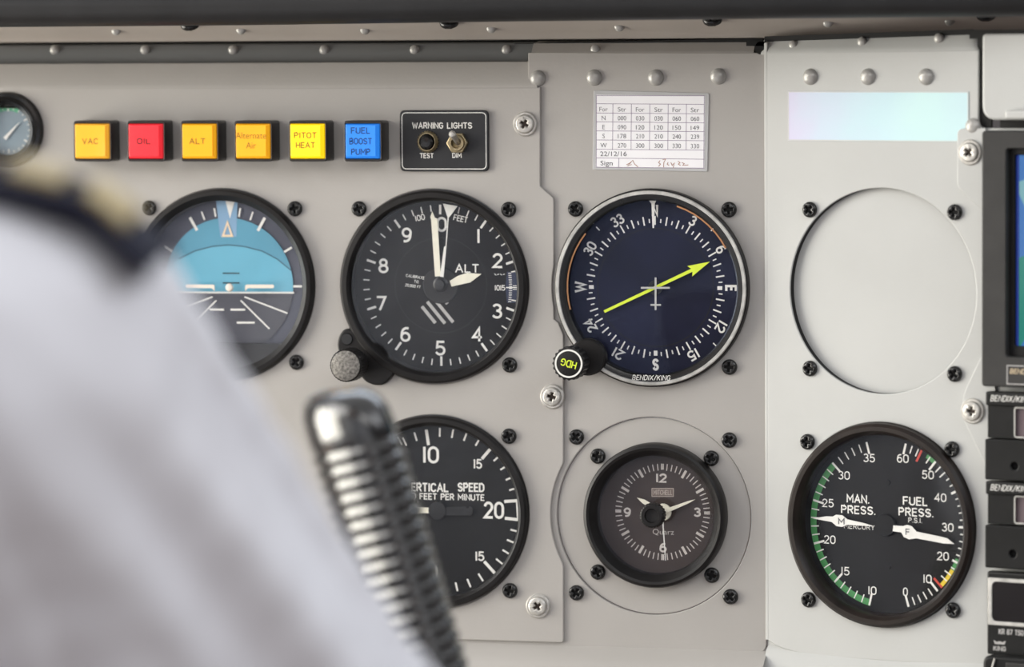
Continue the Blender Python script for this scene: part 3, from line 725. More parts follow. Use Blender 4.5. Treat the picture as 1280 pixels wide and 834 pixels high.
for tx, a in (('N',0),('3',30),('6',60),('E',90),('12',120),('15',150),('S',180),('21',210),('24',240),('W',270),('30',300),('33',330)):
    rr_ = 31.0; x = c[0] + rr_*math.sin(math.radians(a)); z = c[1] + rr_*math.cos(math.radians(a))
    mb = MB(); big = tx in 'NESW'; wd = {1:2.7, 2:5.4}[len(tx)]
    if tx == 'W': wd = 4.6
    if tx in ('12','15','21'): wd = 4.6
    text(mb, tx, x, z, 4.9 if big else 4.3, YD-.09, width=wd, stroke=.2 if big else .17, rot=a); prt(I, 'numeral' if tx.isdigit() else 'letter', mb)
mb = MB(); mb.poly([T(408,92),T(440,92),T(433,106),T(430,200),T(424,200),T(420,106)], 1.2); prt(I, 'lubber_line', mb)
def along(a, b, s, t_):  # point at fraction s, offset t (mm)
    a = Vector(a); b = Vector(b); d = (b-a); n_ = Vector((-d.y, d.x)).normalized(); q = a + d*s + n_*t_; return (q.x, q.y)
a, b = T(233,524,2), T(641,331,2)
nd = MB(); nd.prism([along(a,b,0,.55),along(a,b,.83,.65),along(a,b,.81,2.3),along(a,b,1,0),along(a,b,.81,-2.3),along(a,b,.83,-.65),along(a,b,0,-.55)], 1.8, 2.3); prt(I, 'heading_arrow', nd, YEL)
MB().lathe([(0.001,2.6),(3.0,2.6),(3.1,3.4)], 32, *T(430,431,3)).build('hub', BLKG, I.t)
GW = mat('aeroplane_grey', (.50,.50,.48), .4)
mb = MB(); 
mb.ribbon([T(431,394,1),T(431,516,1)], .75, 0.9); mb.ribbon([T(376,432,1),T(484,432,1)], .75, 0.89); mb.ribbon([T(413,498,1),T(450,498,1)], .7, 0.89); prt(I, 'aeroplane_symbol', mb, GW)
glass(I, 35.0, 0.2, GLASSB)
OR = mat('bevel_reflection', (.55,.27,.12), .35, .4)  # orange reflection on the inner edge, painted as thin arcs
mb = MB(); mb.annulus(34.2,34.8,-1.4,18,62); prt(I, 'bevel_glint', mb, OR, 'thin orange reflection painted on the bevel'); mb = MB(); mb.annulus(34.2,34.8,-1.4,255,309); prt(I, 'bevel_glint', mb, OR, 'thin orange reflection painted on the bevel')
mb = MB(); text(mb, 'BENDIX/KING', *I.p(680+415/k, 220+779/k, -2.62), 2.1, -2.72, width=15.6, stroke=.13, slant=.2); prt(I, 'lettering', mb)
kn = I.p(680+95/k, 220+725/k, -19)
MB().lathe([(7.5,-0.8),(7.5,-4.2),(6.8,-5),(0.001,-5)], 32, kn[0]+4.2, kn[1]+1.6).build('knob_boss', BLK, I.t)
o = MB().lathe([(0.001,-19),(5.9,-19),(6.3,-18.7),(6.4,-12),(5.9,-11.2),(5.0,-11),(5.4,-2.5)], 120, *kn, rib=(20,.5,{2,3})).build('heading_knob', BLK, I.t)
mb = MB(); mb.annulus(5.0,5.7,-19.05,0,360,*kn); r_ = mb.build('cap_ring', PRINT, o, smooth=False)
mb = MB(); text(mb, 'HDG', *kn, 3.0, -19.07, width=6.6, stroke=.15, rot=195); mb.build('lettering', YEL, o, smooth=False)
I.screws(((-1,1),(1,1),(1,-1)), y=MF)

# --- vertical speed indicator
I = Inst('vertical_speed_indicator', 'black vertical speed dial partly hidden behind the control grip', 'variometer', MAIN, VSI)
YD = 3.2; k = 2.382
MB().lathe([(35.0,3.6),(35.2,-.8),(35.8,-2.2),(36.8,-3.2),(38.4,-3.0),(39.2,-2.2),(39.4,0.3),(39.4,6),(35.0,6)], 96).build('bezel', BLK, I.t)
MB().disc(0,0,35.3,YD,96).build('dial_face', FACEM, I.t, smooth=False)
T = lambda u, v, h=YD: I.p(360+u/k, 470+v/k, h)
c = T(447,400)
mb = MB()
def tk(u, v, l=26, w_=.75):
    x, z = T(u, v); a = math.degrees(math.atan2(x-c[0], z-c[1])); r = math.hypot(x-c[0], z-c[1]); L_ = l/k*.33
    mb.tick(r-L_/2, r+L_/2, a, w_, YD-.08, *c)
for u, v in ((452,168),(490,172),(528,181),(565,197),(622,245),(643,273),(660,305),(671,337),(675,461),(664,493),(650,525),(630,553),(574,600),(539,617),(502,628),(380,181),(347,196)): tk(u, v)
for u, v in ((415,183),(592,230),(600,570)): tk(u, v, 46, 1.25)
mb.ribbon([T(646,374),T(690,371)], 1.25, YD-.08); mb.ribbon([T(648,424),T(692,429)], 1.25, YD-.08); mb.ribbon([T(682,373),T(685,427)], .9, YD-.085)
for a in (-30,-50,-70,-80,-100,-110,-130,-150,-170): mb.tick(30.5,34,a,.75,YD-.08,*c)
prt(I, 'tick_marks', mb)
for tx, u, v, h_, w_, st_ in (('10',425,235,7.0,7.0,.15),('15',565,262,4.0,3.7,.16),('20',613,400,7.0,8.6,.15),('15',571,537,4.0,3.9,.16),('5',300,262,4,None,.16),('0',262,400,7,None,.15),('5',300,537,4,None,.16),('10',420,585,7,7.0,.15)):
    mb = MB(); text(mb, tx, *T(u,v), h_, YD-.09, width=w_, stroke=st_); prt(I, 'numeral', mb)
mb = MB(); text(mb, 'VERTICAL', *T(412,332), 3.7, YD-.09, width=(479-345)/k*.336, stroke=.17); text(mb, 'SPEED', *T(545,332), 3.7, YD-.09, width=80/k*.336, stroke=.17); prt(I, 'lettering', mb)
mb = MB(); text(mb, '100 FEET PER MINUTE', *T(465,360), 2.7, YD-.09, width=242/k*.336, stroke=.17); prt(I, 'lettering', mb)
nd = MB(); nd.prism([T(250,397),T(300,388),T(422,392),T(426,408),T(300,410)], YD-1.0, YD-.7); prt(I, 'needle', nd, CREAM)
nd = MB(); nd.prism(rpoly([T(424,390),T(552,388),T(552,416),T(424,414)], 1.5), YD-1.0, YD-.6); prt(I, 'needle_tail', nd, BLKG)
MB().lathe([(0.001,YD-1.8),(3.6,YD-1.7),(4.2,YD-.2)], 32, *c).build('hub', BLKG, I.t)
glass(I, 35.2, -0.6)
I.screws(((1,1),(-1,1),(1,-1)))

# --- clock
I = Inst('quartz_clock', 'small round dashboard clock with black winding knob in a grey adapter ring', 'clock', MAIN, CLK)
k = 3.089; YA = MF+.9
plate('adapter_ring', circ(0,0,39.7), [circ(0,0,28.4)], YA, YA+2, .25, PAINT, I.t)
YD = 3.4
o = I.p(690+394/k, 510+417/k, -3)
bz = MB().lathe([(23.8,4.2),(24.1,-.6),(24.8,-2.0),(26.5,-4.6),(27.6,-5.0),(28.6,-4.5),(29.1,-3.2),(29.2,YA+.1),(28.0,5)], 96, *o).build('bezel', BLK, I.t)
MB().disc(*o,24.2,YD,96).build('dial_face', FACEK, I.t, smooth=False)
T = lambda u, v, h=YD: I.p(690+u/k, 510+v/k, h)
c = T(427,402)
KP = mat('clock_print', (.62,.58,.54), .6, 0, .05, 300)
mb = MB()
for q in range(60):
    if q % 15 == 0: mb.tick(17.1,19.5,q*6-1.0,.55,YD-.08,*c); mb.tick(17.1,19.5,q*6+1.0,.55,YD-.08,*c)
    elif q % 5 == 0: mb.tick(16.0,19.5,q*6,1.05,YD-.08,*c)
    else: mb.tick(16.8,19.5,q*6,.42,YD-.08,*c)
prt(I, 'tick_marks', mb, KP)
for tx, u, v, w_ in (('12',422,271,4.6),('3',561,403,3.0),('6',429,540,3.0),('9',291,403,3.0)):
    mb = MB(); text(mb, tx, *T(u,v), 3.8, YD-.09, width=w_, stroke=.2); prt(I, 'numeral', mb, KP)
BXM = mat('clock_badge', (.16,.12,.105), .6)
mb = MB(); mb.poly([T(386,342),T(469,342),T(469,311),T(386,311)], YD-.05); prt(I, 'badge', mb, BXM)
mb = MB(); mb.ribbon([T(386,342),T(469,342),T(469,311),T(386,311)], .3, YD-.08, True); text(mb, 'MITCHELL', *T(428,326.5), 2.0, YD-.09, width=7.8, stroke=.15); prt(I, 'lettering', mb, mat('badge_print', (.42,.36,.32), .6))
x, z = T(430,478); fonttext('lettering', 'Quarz', x, z, 2.3, YD-.09, KP, I.t, width=81/k*.333, bold=-.01)
MB().lathe([(0.001,YD-1.0),(3.3,YD-1.0),(3.5,YD-.4)], 32, *T(430,402)).build('centre_disc', CREAM, I.t)
a, b = T(430,402), T(556,352); nd = MB(); nd.prism([along(a,b,0,.95),along(a,b,.8,.45),along(a,b,1,0),along(a,b,.8,-.45),along(a,b,0,-.95)], YD-1.5, YD-1.2); prt(I, 'minute_hand', nd, CREAM)
b = T(332,345); nd = MB(); nd.prism([along(a,b,0,1.0),along(a,b,.75,.85),along(a,b,1,0),along(a,b,.75,-.85),along(a,b,0,-1.0)], YD-1.9, YD-1.6); prt(I, 'hour_hand', nd, CREAM)
nd = MB(); nd.prism([along(a,T(443,587),0,.3),along(a,T(443,587),1,.15),along(a,T(443,587),1,-.15),along(a,T(443,587),0,-.3)], YD-2.3, YD-2.1); prt(I, 'second_hand', nd, PRINT)
MB().disc(*o,24.0,-.4,64).build('glass', GLASS, I.t, smooth=False)
kn = T(385,417,-12)
MB().lathe([(0.001,-11.2),(2.6,-11.4),(2.9,-12.4),(4.2,-12.4),(4.7,-11.8),(4.8,-8.2),(4.2,-7.6),(1.5,-7.4),(1.5,1.5)], 120, *kn, rib=(24,.35,{4,5})).build('winding_knob', BLK, I.t)
for u, v in ((176,187),(614,195),(176,635),(616,647)): screw(I.t, *I.p(690+u/k, 510+v/k, YA-1), YA)
for u, v in ((93,113),(683,125),(93,715),(688,730)): screw(I.t, *I.p(690+u/k, 510+v/k, MF-1), MF)

# --- manifold and fuel pressure gauge
I = Inst('pressure_gauge', 'dual manifold and fuel pressure gauge with green arc and two white needles', 'gauge', RIGHT, MP)
YD = 3.2; k = 3.089
BRN = mat('bezel_brown_black', (.017,.012,.010), .38, 0, .3, 150, .15, 1200, spec=.3)
MB().lathe([(35.3,4.0),(35.7,-.6),(36.3,-2.6),(37.4,-3.9),(39.0,-3.9),(40.2,-2.8),(40.5,0.2),(40.5,6),(35.3,6)], 96).build('bezel', BRN, I.t)
T = lambda u, v, h=YD: I.p(970+u/k, 515+v/k, h)
MB().disc(0,0,35.8,YD,96).build('dial_face', FACEM, I.t, smooth=False)
c = T(428,435); RO = math.hypot(T(130,437)[0]-c[0], T(130,437)[1]-c[1]); RO = 33.6
ma = lambda v: -15.4 - (35-v)*6.05
fa_ = lambda v: 163.5 - v*2.485
mb = MB(); mb.annulus(RO-2.6, RO, YD-.05, ma(30), ma(10)-.8, *c); prt(I, 'green_arc', mb, GREEN)
mb = MB(); mb.annulus(RO-1.6, RO, YD-.05, fa_(50), fa_(53), *c); prt(I, 'green_arc', mb, GREEN)
mb = MB(); mb.annulus(RO-1.6, RO, YD-.05, fa_(12), fa_(17.5), *c); prt(I, 'yellow_arc', mb, YARC)
mb = MB(); mb.annulus(RO-1.6, RO, YD-.05, fa_(17.5), fa_(21), *c); prt(I, 'green_arc', mb, GREEN)
mb = MB(); mb.tick(RO-5, RO, fa_(55), .9, YD-.1, *c); prt(I, 'red_line', mb, RED)
mb = MB(); mb.tick(RO-5, RO, fa_(11.7), .9, YD-.1, *c); prt(I, 'red_line', mb, RED)
mb = MB()
for v in range(10, 36): mb.tick(RO-(5.0 if v % 5 == 0 else 3.6), RO-.2, ma(v), .85 if v % 5 == 0 else .5, YD-.08, *c)
for v in range(0, 61, 2):
    mj = v % 10 == 0
    if v in (12,54): continue
    mb.tick(RO-(4.6 if v in (0,10,50,60) else 2.6 if mj else 1.8 if 16 < v < 46 else 3.4), RO-.2, fa_(v), .9 if mj else .5, YD-.08, *c)
prt(I, 'tick_marks', mb)
for tx, u, v in (('35',360,178),('30',263,245),('25',201,352),('20',208,493),('15',268,615),('10',372,690),('60',490,180),('50',587,243),('40',635,331),('30',663,446),('20',645,557),('10',585,645),('0',500,695)):
    mb = MB(); text(mb, tx, *T(u,v), 3.4, YD-.09, width=None if tx == '0' else (3.7 if tx in ('15','10') else 5.1), stroke=.13); prt(I, 'numeral', mb)
for tx, u, v, h_, w_ in (('MAN.',317,336,3.5,10.0),('PRESS.',318,379,3.4,15.2),('MERCURY',322,444,2.0,13.5),('FUEL',538,345,3.5,10.8),('PRESS.',541,388,3.4,15.2),('P.S.I.',538,419,2.0,6.0)):
    mb = MB(); text(mb, tx, *T(u,v), h_, YD-.09, width=w_, stroke=.16 if h_ > 3 else .14); prt(I, 'lettering', mb)
for u, v in ((430,273),(433,595)): MB().lathe([(0.001,YD-.3),(1.2,YD-.3),(1.3,YD)], 16, *T(u,v)).build('dial_rivet', FACEM, I.t)
nd = MB(); nd.prism([T(147,410),T(200,402),T(225,403),T(238,396),T(262,398),T(282,414),T(345,428),T(386,441),T(300,436),T(282,434),T(262,443),T(240,440),T(222,424),T(195,419)], YD-1.5, YD-1.2); prt(I, 'manifold_needle', nd, PRINT)
mb = MB(); text(mb, 'M', *T(259,421), 2.6, YD-1.6, width=2.8, stroke=.16); prt(I, 'needle_letter', mb, INK)
nd = MB(); nd.prism([T(459,437),T(495,440),T(512,435),T(530,440),T(548,461),T(640,480),T(667,487),T(694,509),T(655,507),T(548,487),T(520,491),T(500,482),T(490,464),T(457,459)], YD-1.5, YD-1.2); prt(I, 'fuel_needle', nd, PRINT)
mb = MB(); text(mb, 'F', *T(515,462), 2.6, YD-1.6, width=1.9, stroke=.16); prt(I, 'needle_letter', mb, INK)
MB().lathe([(0.001,YD-1.2),(4.2,YD-1.1),(4.6,YD-.1)], 32, *T(425,437)).build('hub', FACEM, I.t)
glass(I, 35.6, -0.6)
for px, py in ((1008.5,552.6),(1189.2,561.9),(1009.8,750),(1190.5,763.3)): screw(I.t, *I.p(px,py,-1), 0)

# --- small gauge at the upper left
c0 = P(9,163); I = Inst('suction_gauge', 'small round gauge with pale face at the left edge, half hidden by the epaulette', 'gauge', MAIN, c0)
MB().lathe([(10.2,3),(10.5,-1.6),(11.4,-2.6),(12.6,-4.0),(13.4,-3.6),(13.9,-2.4),(15.2,-2.0),(15.7,-1.2),(15.8,.3),(15.8,3),(10.2,3)], 72).build('bezel', BLKG, I.t)
MB().disc(0,0,10.6,1.5,48).build('dial_face', mat('pale_dial', (.26,.33,.38), .4, 0, .1, 60), I.t, smooth=False)
mb = MB(); 
for q in range(24): mb.tick(8.6 if q % 4 else 7.9, 9.7, q*15, .35 if q % 4 else .6, 1.4)
prt(I, 'tick_marks', mb)
mb = MB(); mb.annulus(8.2, 9.8, 1.42, -25, 30); prt(I, 'green_arc', mb, mat('pale_green', (.12,.45,.25), .5))
a = (-1.5,-3.5); b = (5.2,3.4); nd = MB(); nd.prism([along(a,b,0,.8),along(a,b,1,0.05),along(a,b,1,-.05),along(a,b,0,-.8)], .7, .9); prt(I, 'needle', nd, PRINT)
glass(I, 10.6, -.9)

# ------------------------------------------------------------------ warning light buttons
def cap_mat(name, c, e, s):
    m = mat(name, c, .3, 0, .04, 80, coat=.3, emit=e, estr=s); return m
HOUS = mat('housing_black', (.020,.017,.016), .4, 0, .2, 100, .1, 900)
specs = [(91,'VAC',(.95,.47,.03),(1.0,.42,.03),.32,'yellow lamp button reading VAC, first of the warning row'),
         (158,'OIL',(.80,.02,.03),(1.0,.03,.05),.42,'red lamp button reading OIL'),
         (225,'ALT',(.95,.45,.01),(1.0,.40,.0),.32,'yellow lamp button reading ALT, between red OIL and Alternate Air'),
         (292,'Alternate|Air',(.95,.45,.01),(1.0,.40,.0),.32,'amber lamp button reading Alternate Air'),
         (360,'PITOT|HEAT',(1.0,.60,.01),(1.0,.62,.0),.80,'brightly glowing yellow lamp button reading PITOT HEAT'),
         (429,'FUEL|BOOST|PUMP',(.02,.22,.80),(.02,.25,.95),.42,'blue lamp button reading FUEL BOOST PUMP')]
YH = -10.5
for px0, tx, cc_, ec, es, lb in specs:
    x0, z1 = P(px0+.5, 151, YH); x1, z0 = P(px0+48.5, 202, YH)
    cx_, cz_ = (x0+x1)/2, (z0+z1)/2; hw, hh = (x1-x0)/2, (z1-z0)/2
    t = thing('warning_light', lb, 'indicator light', MAIN, cx_, cz_, 0, 'row of square warning lights')
    plate('housing', rrect(-hw, hw, -hh, hh, 1.4), [rrect(-hw+.7, hw-.7, -hh+1.0, hh-1.2, .5)], YH, -.05, .35, HOUS, t)
    MB().box(-hw+.5,hw-.5,-2,-1,-hh+.8,hh-.8).build('socket', HOUS, t)
    m = cap_mat('lens_' + tx.split('|')[0].lower(), cc_, ec, es)
    a, b = hw-.85, hh-1.25
    lens = MB(); 
    q = [(-a,-b),(a,-b),(a,b),(-a,b)]; i_ = [(-a+.25,-b+.8),(a-1.6,-b+.8),(a-1.6,b-.5),(-a+.25,b-.5)]
    vs = [(x, YH+3.5, z-.0) for x, z in q] + [(x, YH+.1, z) for x, z in [(-a,-b),(a-.2,-b),(a-.2,b),(-a,b)]] + [(x, YH-.9, z) for x, z in i_]
    lens.add(vs, [(0,1,5,4),(1,2,6,5),(2,3,7,6),(3,0,4,7),(4,5,9,8),(5,6,10,9),(6,7,11,10),(7,4,8,11),(8,9,10,11)])
    lens.build('lens', m, t, bevel=.2)
    lines = tx.split('|'); dk = mat('lens_ink_' + tx.split('|')[0].lower(), tuple(v*(.10 if tx == 'OIL' else .36) for v in cc_), .5)
    n_ = len(lines); off = -0.65; hgt = 2.5 if n_ < 3 else 2.7
    step = 4.0 if n_ == 2 else 4.3
    for li, s_ in enumerate(lines):
        zc = (n_-1)/2*step - li*step + (.4 if n_ == 2 else 0)
        if s_.isupper() and s_.isalpha():
            wd = {3:7.0 if tx != 'OIL' else 6.0, 4:8.2, 5:9.6}[len(s_)]
            mb = MB(); text(mb, s_, off, zc, hgt, YH-.95, width=wd, stroke=.18); mb.build('lettering', dk, t, smooth=False)
        else: fonttext('lettering', s_, off, zc, 2.7, YH-.95, dk, t, width=13.0 if len(s_) > 4 else 4.2)

# warning lights switch plate
x0, z1 = P(499, 138, -2); x1, z0 = P(610.5, 214.5, -2); cx_, cz_ = (x0+x1)/2, (z0+z1)/2; hw, hh = (x1-x0)/2, (z1-z0)/2
t = thing('switch_plate', 'black placard with WARNING LIGHTS lettering, push button and toggle switch', 'switch panel', MAIN, cx_, cz_, 0)
PL = mat('placard_black', (.014,.015,.018), .5, 0, .15, 90, .2, 1500)
plate('placard', rrect(-hw,hw,-hh,hh,2.2), [], -1.6, -.02, .35, PL, t)
mb = MB(); mb.ribbon(rrect(-hw+1.0,hw-1.0,-hh+1.0,hh-1.0,1.9), .35, -1.66, True); mb.build('border_line', PRINT, t, smooth=False)
kk = 4.267
def wp(u, v, h=-1.6): a, b = P(320+u/kk, 130+v/kk, h); return (a-cx_, b-cz_)
for tx, u, v, w_, h_ in (('WARNING',916,115,166,34),('LIGHTS',1086,115,134,34),('TEST',911,276,74,28),('DIM',1072,274,50,28)):
    mb = MB(); text(mb, tx, *wp(u,v), h_/kk*.3226, -1.68, width=w_/kk*.336, stroke=.17); mb.build('lettering', PRINT, t, smooth=False)
x, z = wp(910,203,-4)
o = MB().lathe([(4.2,-1.5),(4.2,-2.6),(3.9,-3.2),(3.6,-3.8),(3.3,-3.8),(3.2,-2)], 48, x, z, rib=(24,.35,{0,1})).build('push_button', BRASS, t); lab(o, 'tarnished brass collar around the TEST button')
MB().lathe([(0.001,-5.6),(2.0,-5.4),(2.7,-4.7),(2.9,-2)], 32, x, z).build('button_cap', BLKG, o)
x, z = wp(1074,208,-3)
hexp = [(x+4.5*math.cos(math.radians(a)), z+4.5*math.sin(math.radians(a))) for a in range(0,360,60)]
o = plate('toggle_nut', hexp, [circ(x,z,3.0,32)], -4.0, -1.5, .4, BRASS, t)
MB().lathe([(3.1,-1.6),(3.1,-5.0),(2.2,-5.0),(2.0,-2.0),(0.001,-2.0)], 32, x, z).build('bushing', BRASS, o)
tp = wp(1047,162,-11)
MB().tube([(x,-2,z),(x+(tp[0]-x)*.5,-6,z+(tp[1]-z)*.5),(tp[0],-11,tp[1])], [1.0,1.1,1.4], 16).build('lever', STEEL, o)
MB().lathe([(0.001,-12.3),(.9,-12.1),(1.4,-11.4),(1.5,-10.8),(1.2,-10)], 20, tp[0], tp[1]).build('lever_tip', STEEL, o)

# ------------------------------------------------------------------ radio stack (on the angled panel)
def unit(name, label, cat, px0, py0, py1, depth, m, w_=160):
    x0, z1 = Q(px0, py0, depth); _, z0 = Q(px0, py1, depth)
    t = thing(name, label, cat, RIGHT, x0, z0, 0)
    return t, x0, z0, z1-z0, w_
WU = 152
t, x0, z0, H, _ = unit('display_unit', 'large charcoal multifunction display with a lit screen edge', 'display', 1227, 163.5, 483, -9, DKGREY)
def up(px, py, h=-9): a, b = Q(px, py, h); return (a-x0, b-z0)
sx0, sz1 = up(1258, 186); _, sz0 = up(1258, 446)
plate('frame', rrect(0, WU, 0, H, 1.6), [rrect(sx0, WU-sx0, sz0, sz1, 1.2)], -9, -1.5, .6, DKGREY, t)
MB().box(1, WU-1, -4, -3, 1, H-1).build('backing', UBLK, t)
plate('screen_surround', rrect(sx0-.5, WU-sx0+.5, sz0-.5, sz1+.5, 1), [rrect(up(1270,300,-5)[0], WU-12, sz0+4, sz1-2.5, .8)], -6.2, -3.5, .4, UBLK, t)
scm = bpy.data.materials.new('lit_screen'); scm.use_nodes = True; n = scm.node_tree.nodes; L = scm.node_tree.links; b = n['Principled BSDF']
tcn = n.new('ShaderNodeTexCoord'); mp = n.new('ShaderNodeMapping'); mp.inputs['Scale'].default_value = (60, 1, 40); nz = n.new('ShaderNodeTexVoronoi'); nz.inputs['Scale'].default_value = .9
rr = n.new('ShaderNodeValToRGB'); L.new(tcn.outputs['Object'], mp.inputs[0]); L.new(mp.outputs[0], nz.inputs['Vector']); 
L.new(nz.outputs['Color'], rr.inputs[0]); E_ = rr.color_ramp.elements; rr.color_ramp.interpolation = 'CONSTANT'
E_[0].color = (.02,.30,.22,1); E_[1].position = .45; E_[1].color = (.05,.22,.60,1); q = E_.new(.7); q.color = (.25,.55,.60,1)
b.inputs['Base Color'].default_value = (.01,.01,.02,1); L.new(rr.outputs[0], b.inputs['Emission Color']); b.inputs['Emission Strength'].default_value = .8; b.inputs['Roughness'].default_value = .15
MB().box(sx0+2, WU-sx0-2, -4.6, -4.1, sz0+2, sz1-2).build('screen', scm, t)
sb = mat('screen_navy', (.01,.02,.10), .2, emit=(.01,.03,.22), estr=.8)
ex0 = up(1270,300,-4.7)[0]; MB().box(ex0-.6, ex0+1.3, -4.75, -4.6, sz0+4, sz1-2.5).build('screen_margin', sb, t)
lx0, lz1 = up(1259, 457); _, lz0 = up(1259, 480)
mb = MB(); mb.ribbon([(lx0,lz0),(lx0+30,lz0),(lx0+30,lz1),(lx0,lz1)], .4, -9.05, True); mb.build('badge_border', PRINTG, t, smooth=False)
mb = MB(); text(mb, 'BENDIX/KING', lx0+9.2, (lz0*.3+lz1*.7), 2.0, -9.05, width=16, stroke=.18, slant=.2); mb.build('lettering', mat('gold_print', (.50,.40,.26), .5), t, smooth=False)

def radio(py0, py_head, py_mid, py1, hole_px, label):
    global x0, z0
    t, x0, z0, H, _ = unit('radio_unit', label, 'radio', 1231.5, py0, py1, -7, UBLK)
    t['group'] = 'radios stacked below the display'
    zh = up(1232, py_head, -7)[1]; zm = up(1232, py_mid, -7)[1]
    MB().box(0, WU, -7, -1.6, zh, H).build('header_strip', UBLK, t, bevel=.7)
    wx0, wz1 = up(1268.5, py_head+2.5, -5.5); _, wz0 = up(1268, py_mid-1, -5.5)
    plate('window_face', [(.4,zm),(WU-.4,zm),(WU-.4,zh),(.4,zh)], [rrect(wx0,wx0+60,wz0,wz1,1)], -5.6, -2, .2, UBLK, t)
    mb = MB(); mb.ribbon(rrect(wx0,wx0+60,wz0,wz1,1), .55, -5.7, True); mb.build('window_rim', SILVER, t, smooth=False)
    MB().box(wx0, wx0+60, -4.4, -4.2, wz0, wz1).build('window_glass', mat('display_mauve', (.16,.12,.13), .15), t)
    plate('button_face', rrect(0, WU, 0, zm-.3, .8), [circ(*up(hole_px[0],hole_px[1],-7), 1.45, 24)], -7.4, -2, .5, UBLK, t)
    MB().box(2, WU-2, -5.2, -4.9, .5, zm-.5).build('backing', DARK, t)
    tx0, tz = up(1239, (py0+py_head)/2-.5, -7); mb = MB(); text(mb, 'BENDIX/KING', tx0+8.2, tz, 2.4, -7.08, width=16.6, stroke=.115, slant=.22); mb.build('lettering', PRINT, t, smooth=False)
    return t
radio(489.5, 507, 547.5, 599.5, (1268.5,583), 'upper black radio unit directly below the display')
radio(601.5, 618, 655, 709.5, (1266.5,692.5), 'lower black radio unit above the silver framed receiver')
t, x0, z0, H, _ = unit('receiver_unit', 'black receiver with a silver framed dark window, lowest in the stack', 'radio', 1233.5, 714, 818, -6, UBLK)
MB().box(0, WU, -6, -1.6, 0, H).build('body', UBLK, t, bevel=.8)
fx0, fz1 = up(1235, 722, -6.4); _, fz0 = up(1235, 781, -6.4)
fxi, fzi1 = up(1240, 727, -6.4); _, fzi0 = up(1240, 776.5, -6.4)
plate('window_frame', rrect(fx0,fx0+110,fz0,fz1,.4), [rrect(fxi,fx0+108,fzi0,fzi1,2.2)], -6.6, -5.8, .2, SILVER, t)
MB().box(fx0+1, fx0+109, -6.15, -6.0, fz0+1, fz1-1).build('window_glass', mat('display_black', (.006,.004,.004), .12), t)
lx, lz = up(1264, 790.5, -6.1); mb = MB(); text(mb, 'KR 87 TSO', lx, lz, 2.2, -6.08, width=10.6, stroke=.18); mb.build('lettering', PRINTG, t, smooth=False)
lx, lz = up(1249.5, 811, -6.1); mb = MB(); text(mb, 'KING', lx, lz, 1.9, -6.08, width=5.4, stroke=.2)
a = lambda u, v: (lx + u, lz + v)
mb.poly([a(-2.6,3.2),a(-1.2,2.5),a(0,2.9),a(1.2,2.5),a(2.6,3.2),a(2.0,1.7),a(-2.0,1.7)], -6.08); mb.build('crown_logo', PRINTG, t, smooth=False)
# dark rocker / mount below the receiver
x0, z1 = Q(1228, 819, -12)
t = thing('lower_unit', 'black rounded control housing at the bottom right corner, under the receiver', 'control unit', RIGHT, x0, z1, 0)
plate('housing', rrect(0, 150, -40, 0, 3.5), [], -12, -1.6, 1.2, UBLK, t)
MB().box(10, 80, -12.6, -11.9, -6, -2.2).build('slot_trim', DKGREY, t, bevel=.4)
MB().tube([(5.5,-12.6,-.9),(4.4,-12.6,-4.5)], .35, 8).build('edge_rib', SILVER, t)

# ------------------------------------------------------------------ control yoke (in metres, own frame)
top = camp(426, 499, 1.50); low_ = camp(524, 812, 1.505)
ax = (low_ - top).normalized()
yk = thing('control_yoke', 'black control yoke with a ribbed upright grip, in front of the vertical speed dial', 'control yoke')
yk.location = top
zax = -ax; xax = Vector((1,0,0)); xax = (xax - zax*xax.dot(zax)).normalized(); yax = zax.cross(xax)
def yw(v): return top + xax*v[0] + yax*v[1] + zax*v[2]
prof = [(0.2,3.5),(6,3.2),(10,2.0),(12.8,-.6),(14.3,-4.5),(14.9,-9.5),(15.0,-14)]
zc = -15.0
for q in range(21):
    prof += [(14.75,zc-.4),(14.5,zc-1.0),(14.75,zc-1.6),(15.3,zc-2.4),(15.5,zc-3.3),(15.3,zc-4.3)]; zc -= 4.95
prof += [(14.5,zc-2),(13,zc-5),(9,zc-6)]
vs = []; N = 56
for r, zz_ in prof:
    for q in range(N):
        a = 2*math.pi*q/N
        tp_ = r/15*(1 - .10*min(1, -min(0, zz_)/110)); A_, B_ = 13.6*math.cos(a), 24.6*math.sin(a)
        X = tp_*(-.755*A_ + .656*B_); Y = tp_*(-.656*A_ - .755*B_)
        tilt = -0.10*X if zz_ > -14 else 0
        vs.append(yw((X, Y, zz_ + tilt))*1 if False else (top + (xax*X + yax*Y + zax*(zz_+tilt))*S)*1000 - top*1000)
fs = [(i*N+j, i*N+(j+1) % N, (i+1)*N+(j+1) % N, (i+1)*N+j) for i in range(len(prof)-1) for j in range(N)]
fs += [tuple(range(N-1,-1,-1))]
MB().add(vs, fs).build('grip', GRIPM, yk, angle=60)
def yl(x, y, z): return (xax*x + yax*y + zax*z)
pts = [yl(0,0,zc-3), yl(-2,0,zc-25), yl(-14,2,zc-50), yl(-45,8,zc-66), yl(-90,12,zc-72), yl(-135,12,zc-66), yl(-165,6,zc-48), yl(-178,0,zc-20)]
MB().tube(pts, [9,9,10,11,12,11,10,9], 20).build('horn', mat('yoke_casting', (.02,.02,.02), .4, .2), yk)
MB().tube([yl(-178,0,zc-20), yl(-182,0,zc+20), yl(-184,0,zc+70)], [14,15,14], 24).build('far_grip', GRIPM, yk)
hubc = yl(-90,12,zc-72)
MB().tube([hubc + Vector((0,-20,0)), hubc + Vector((0,-16,0)), hubc + Vector((0,14,0))], [20,27,27], 32).build('hub', BLK, yk)
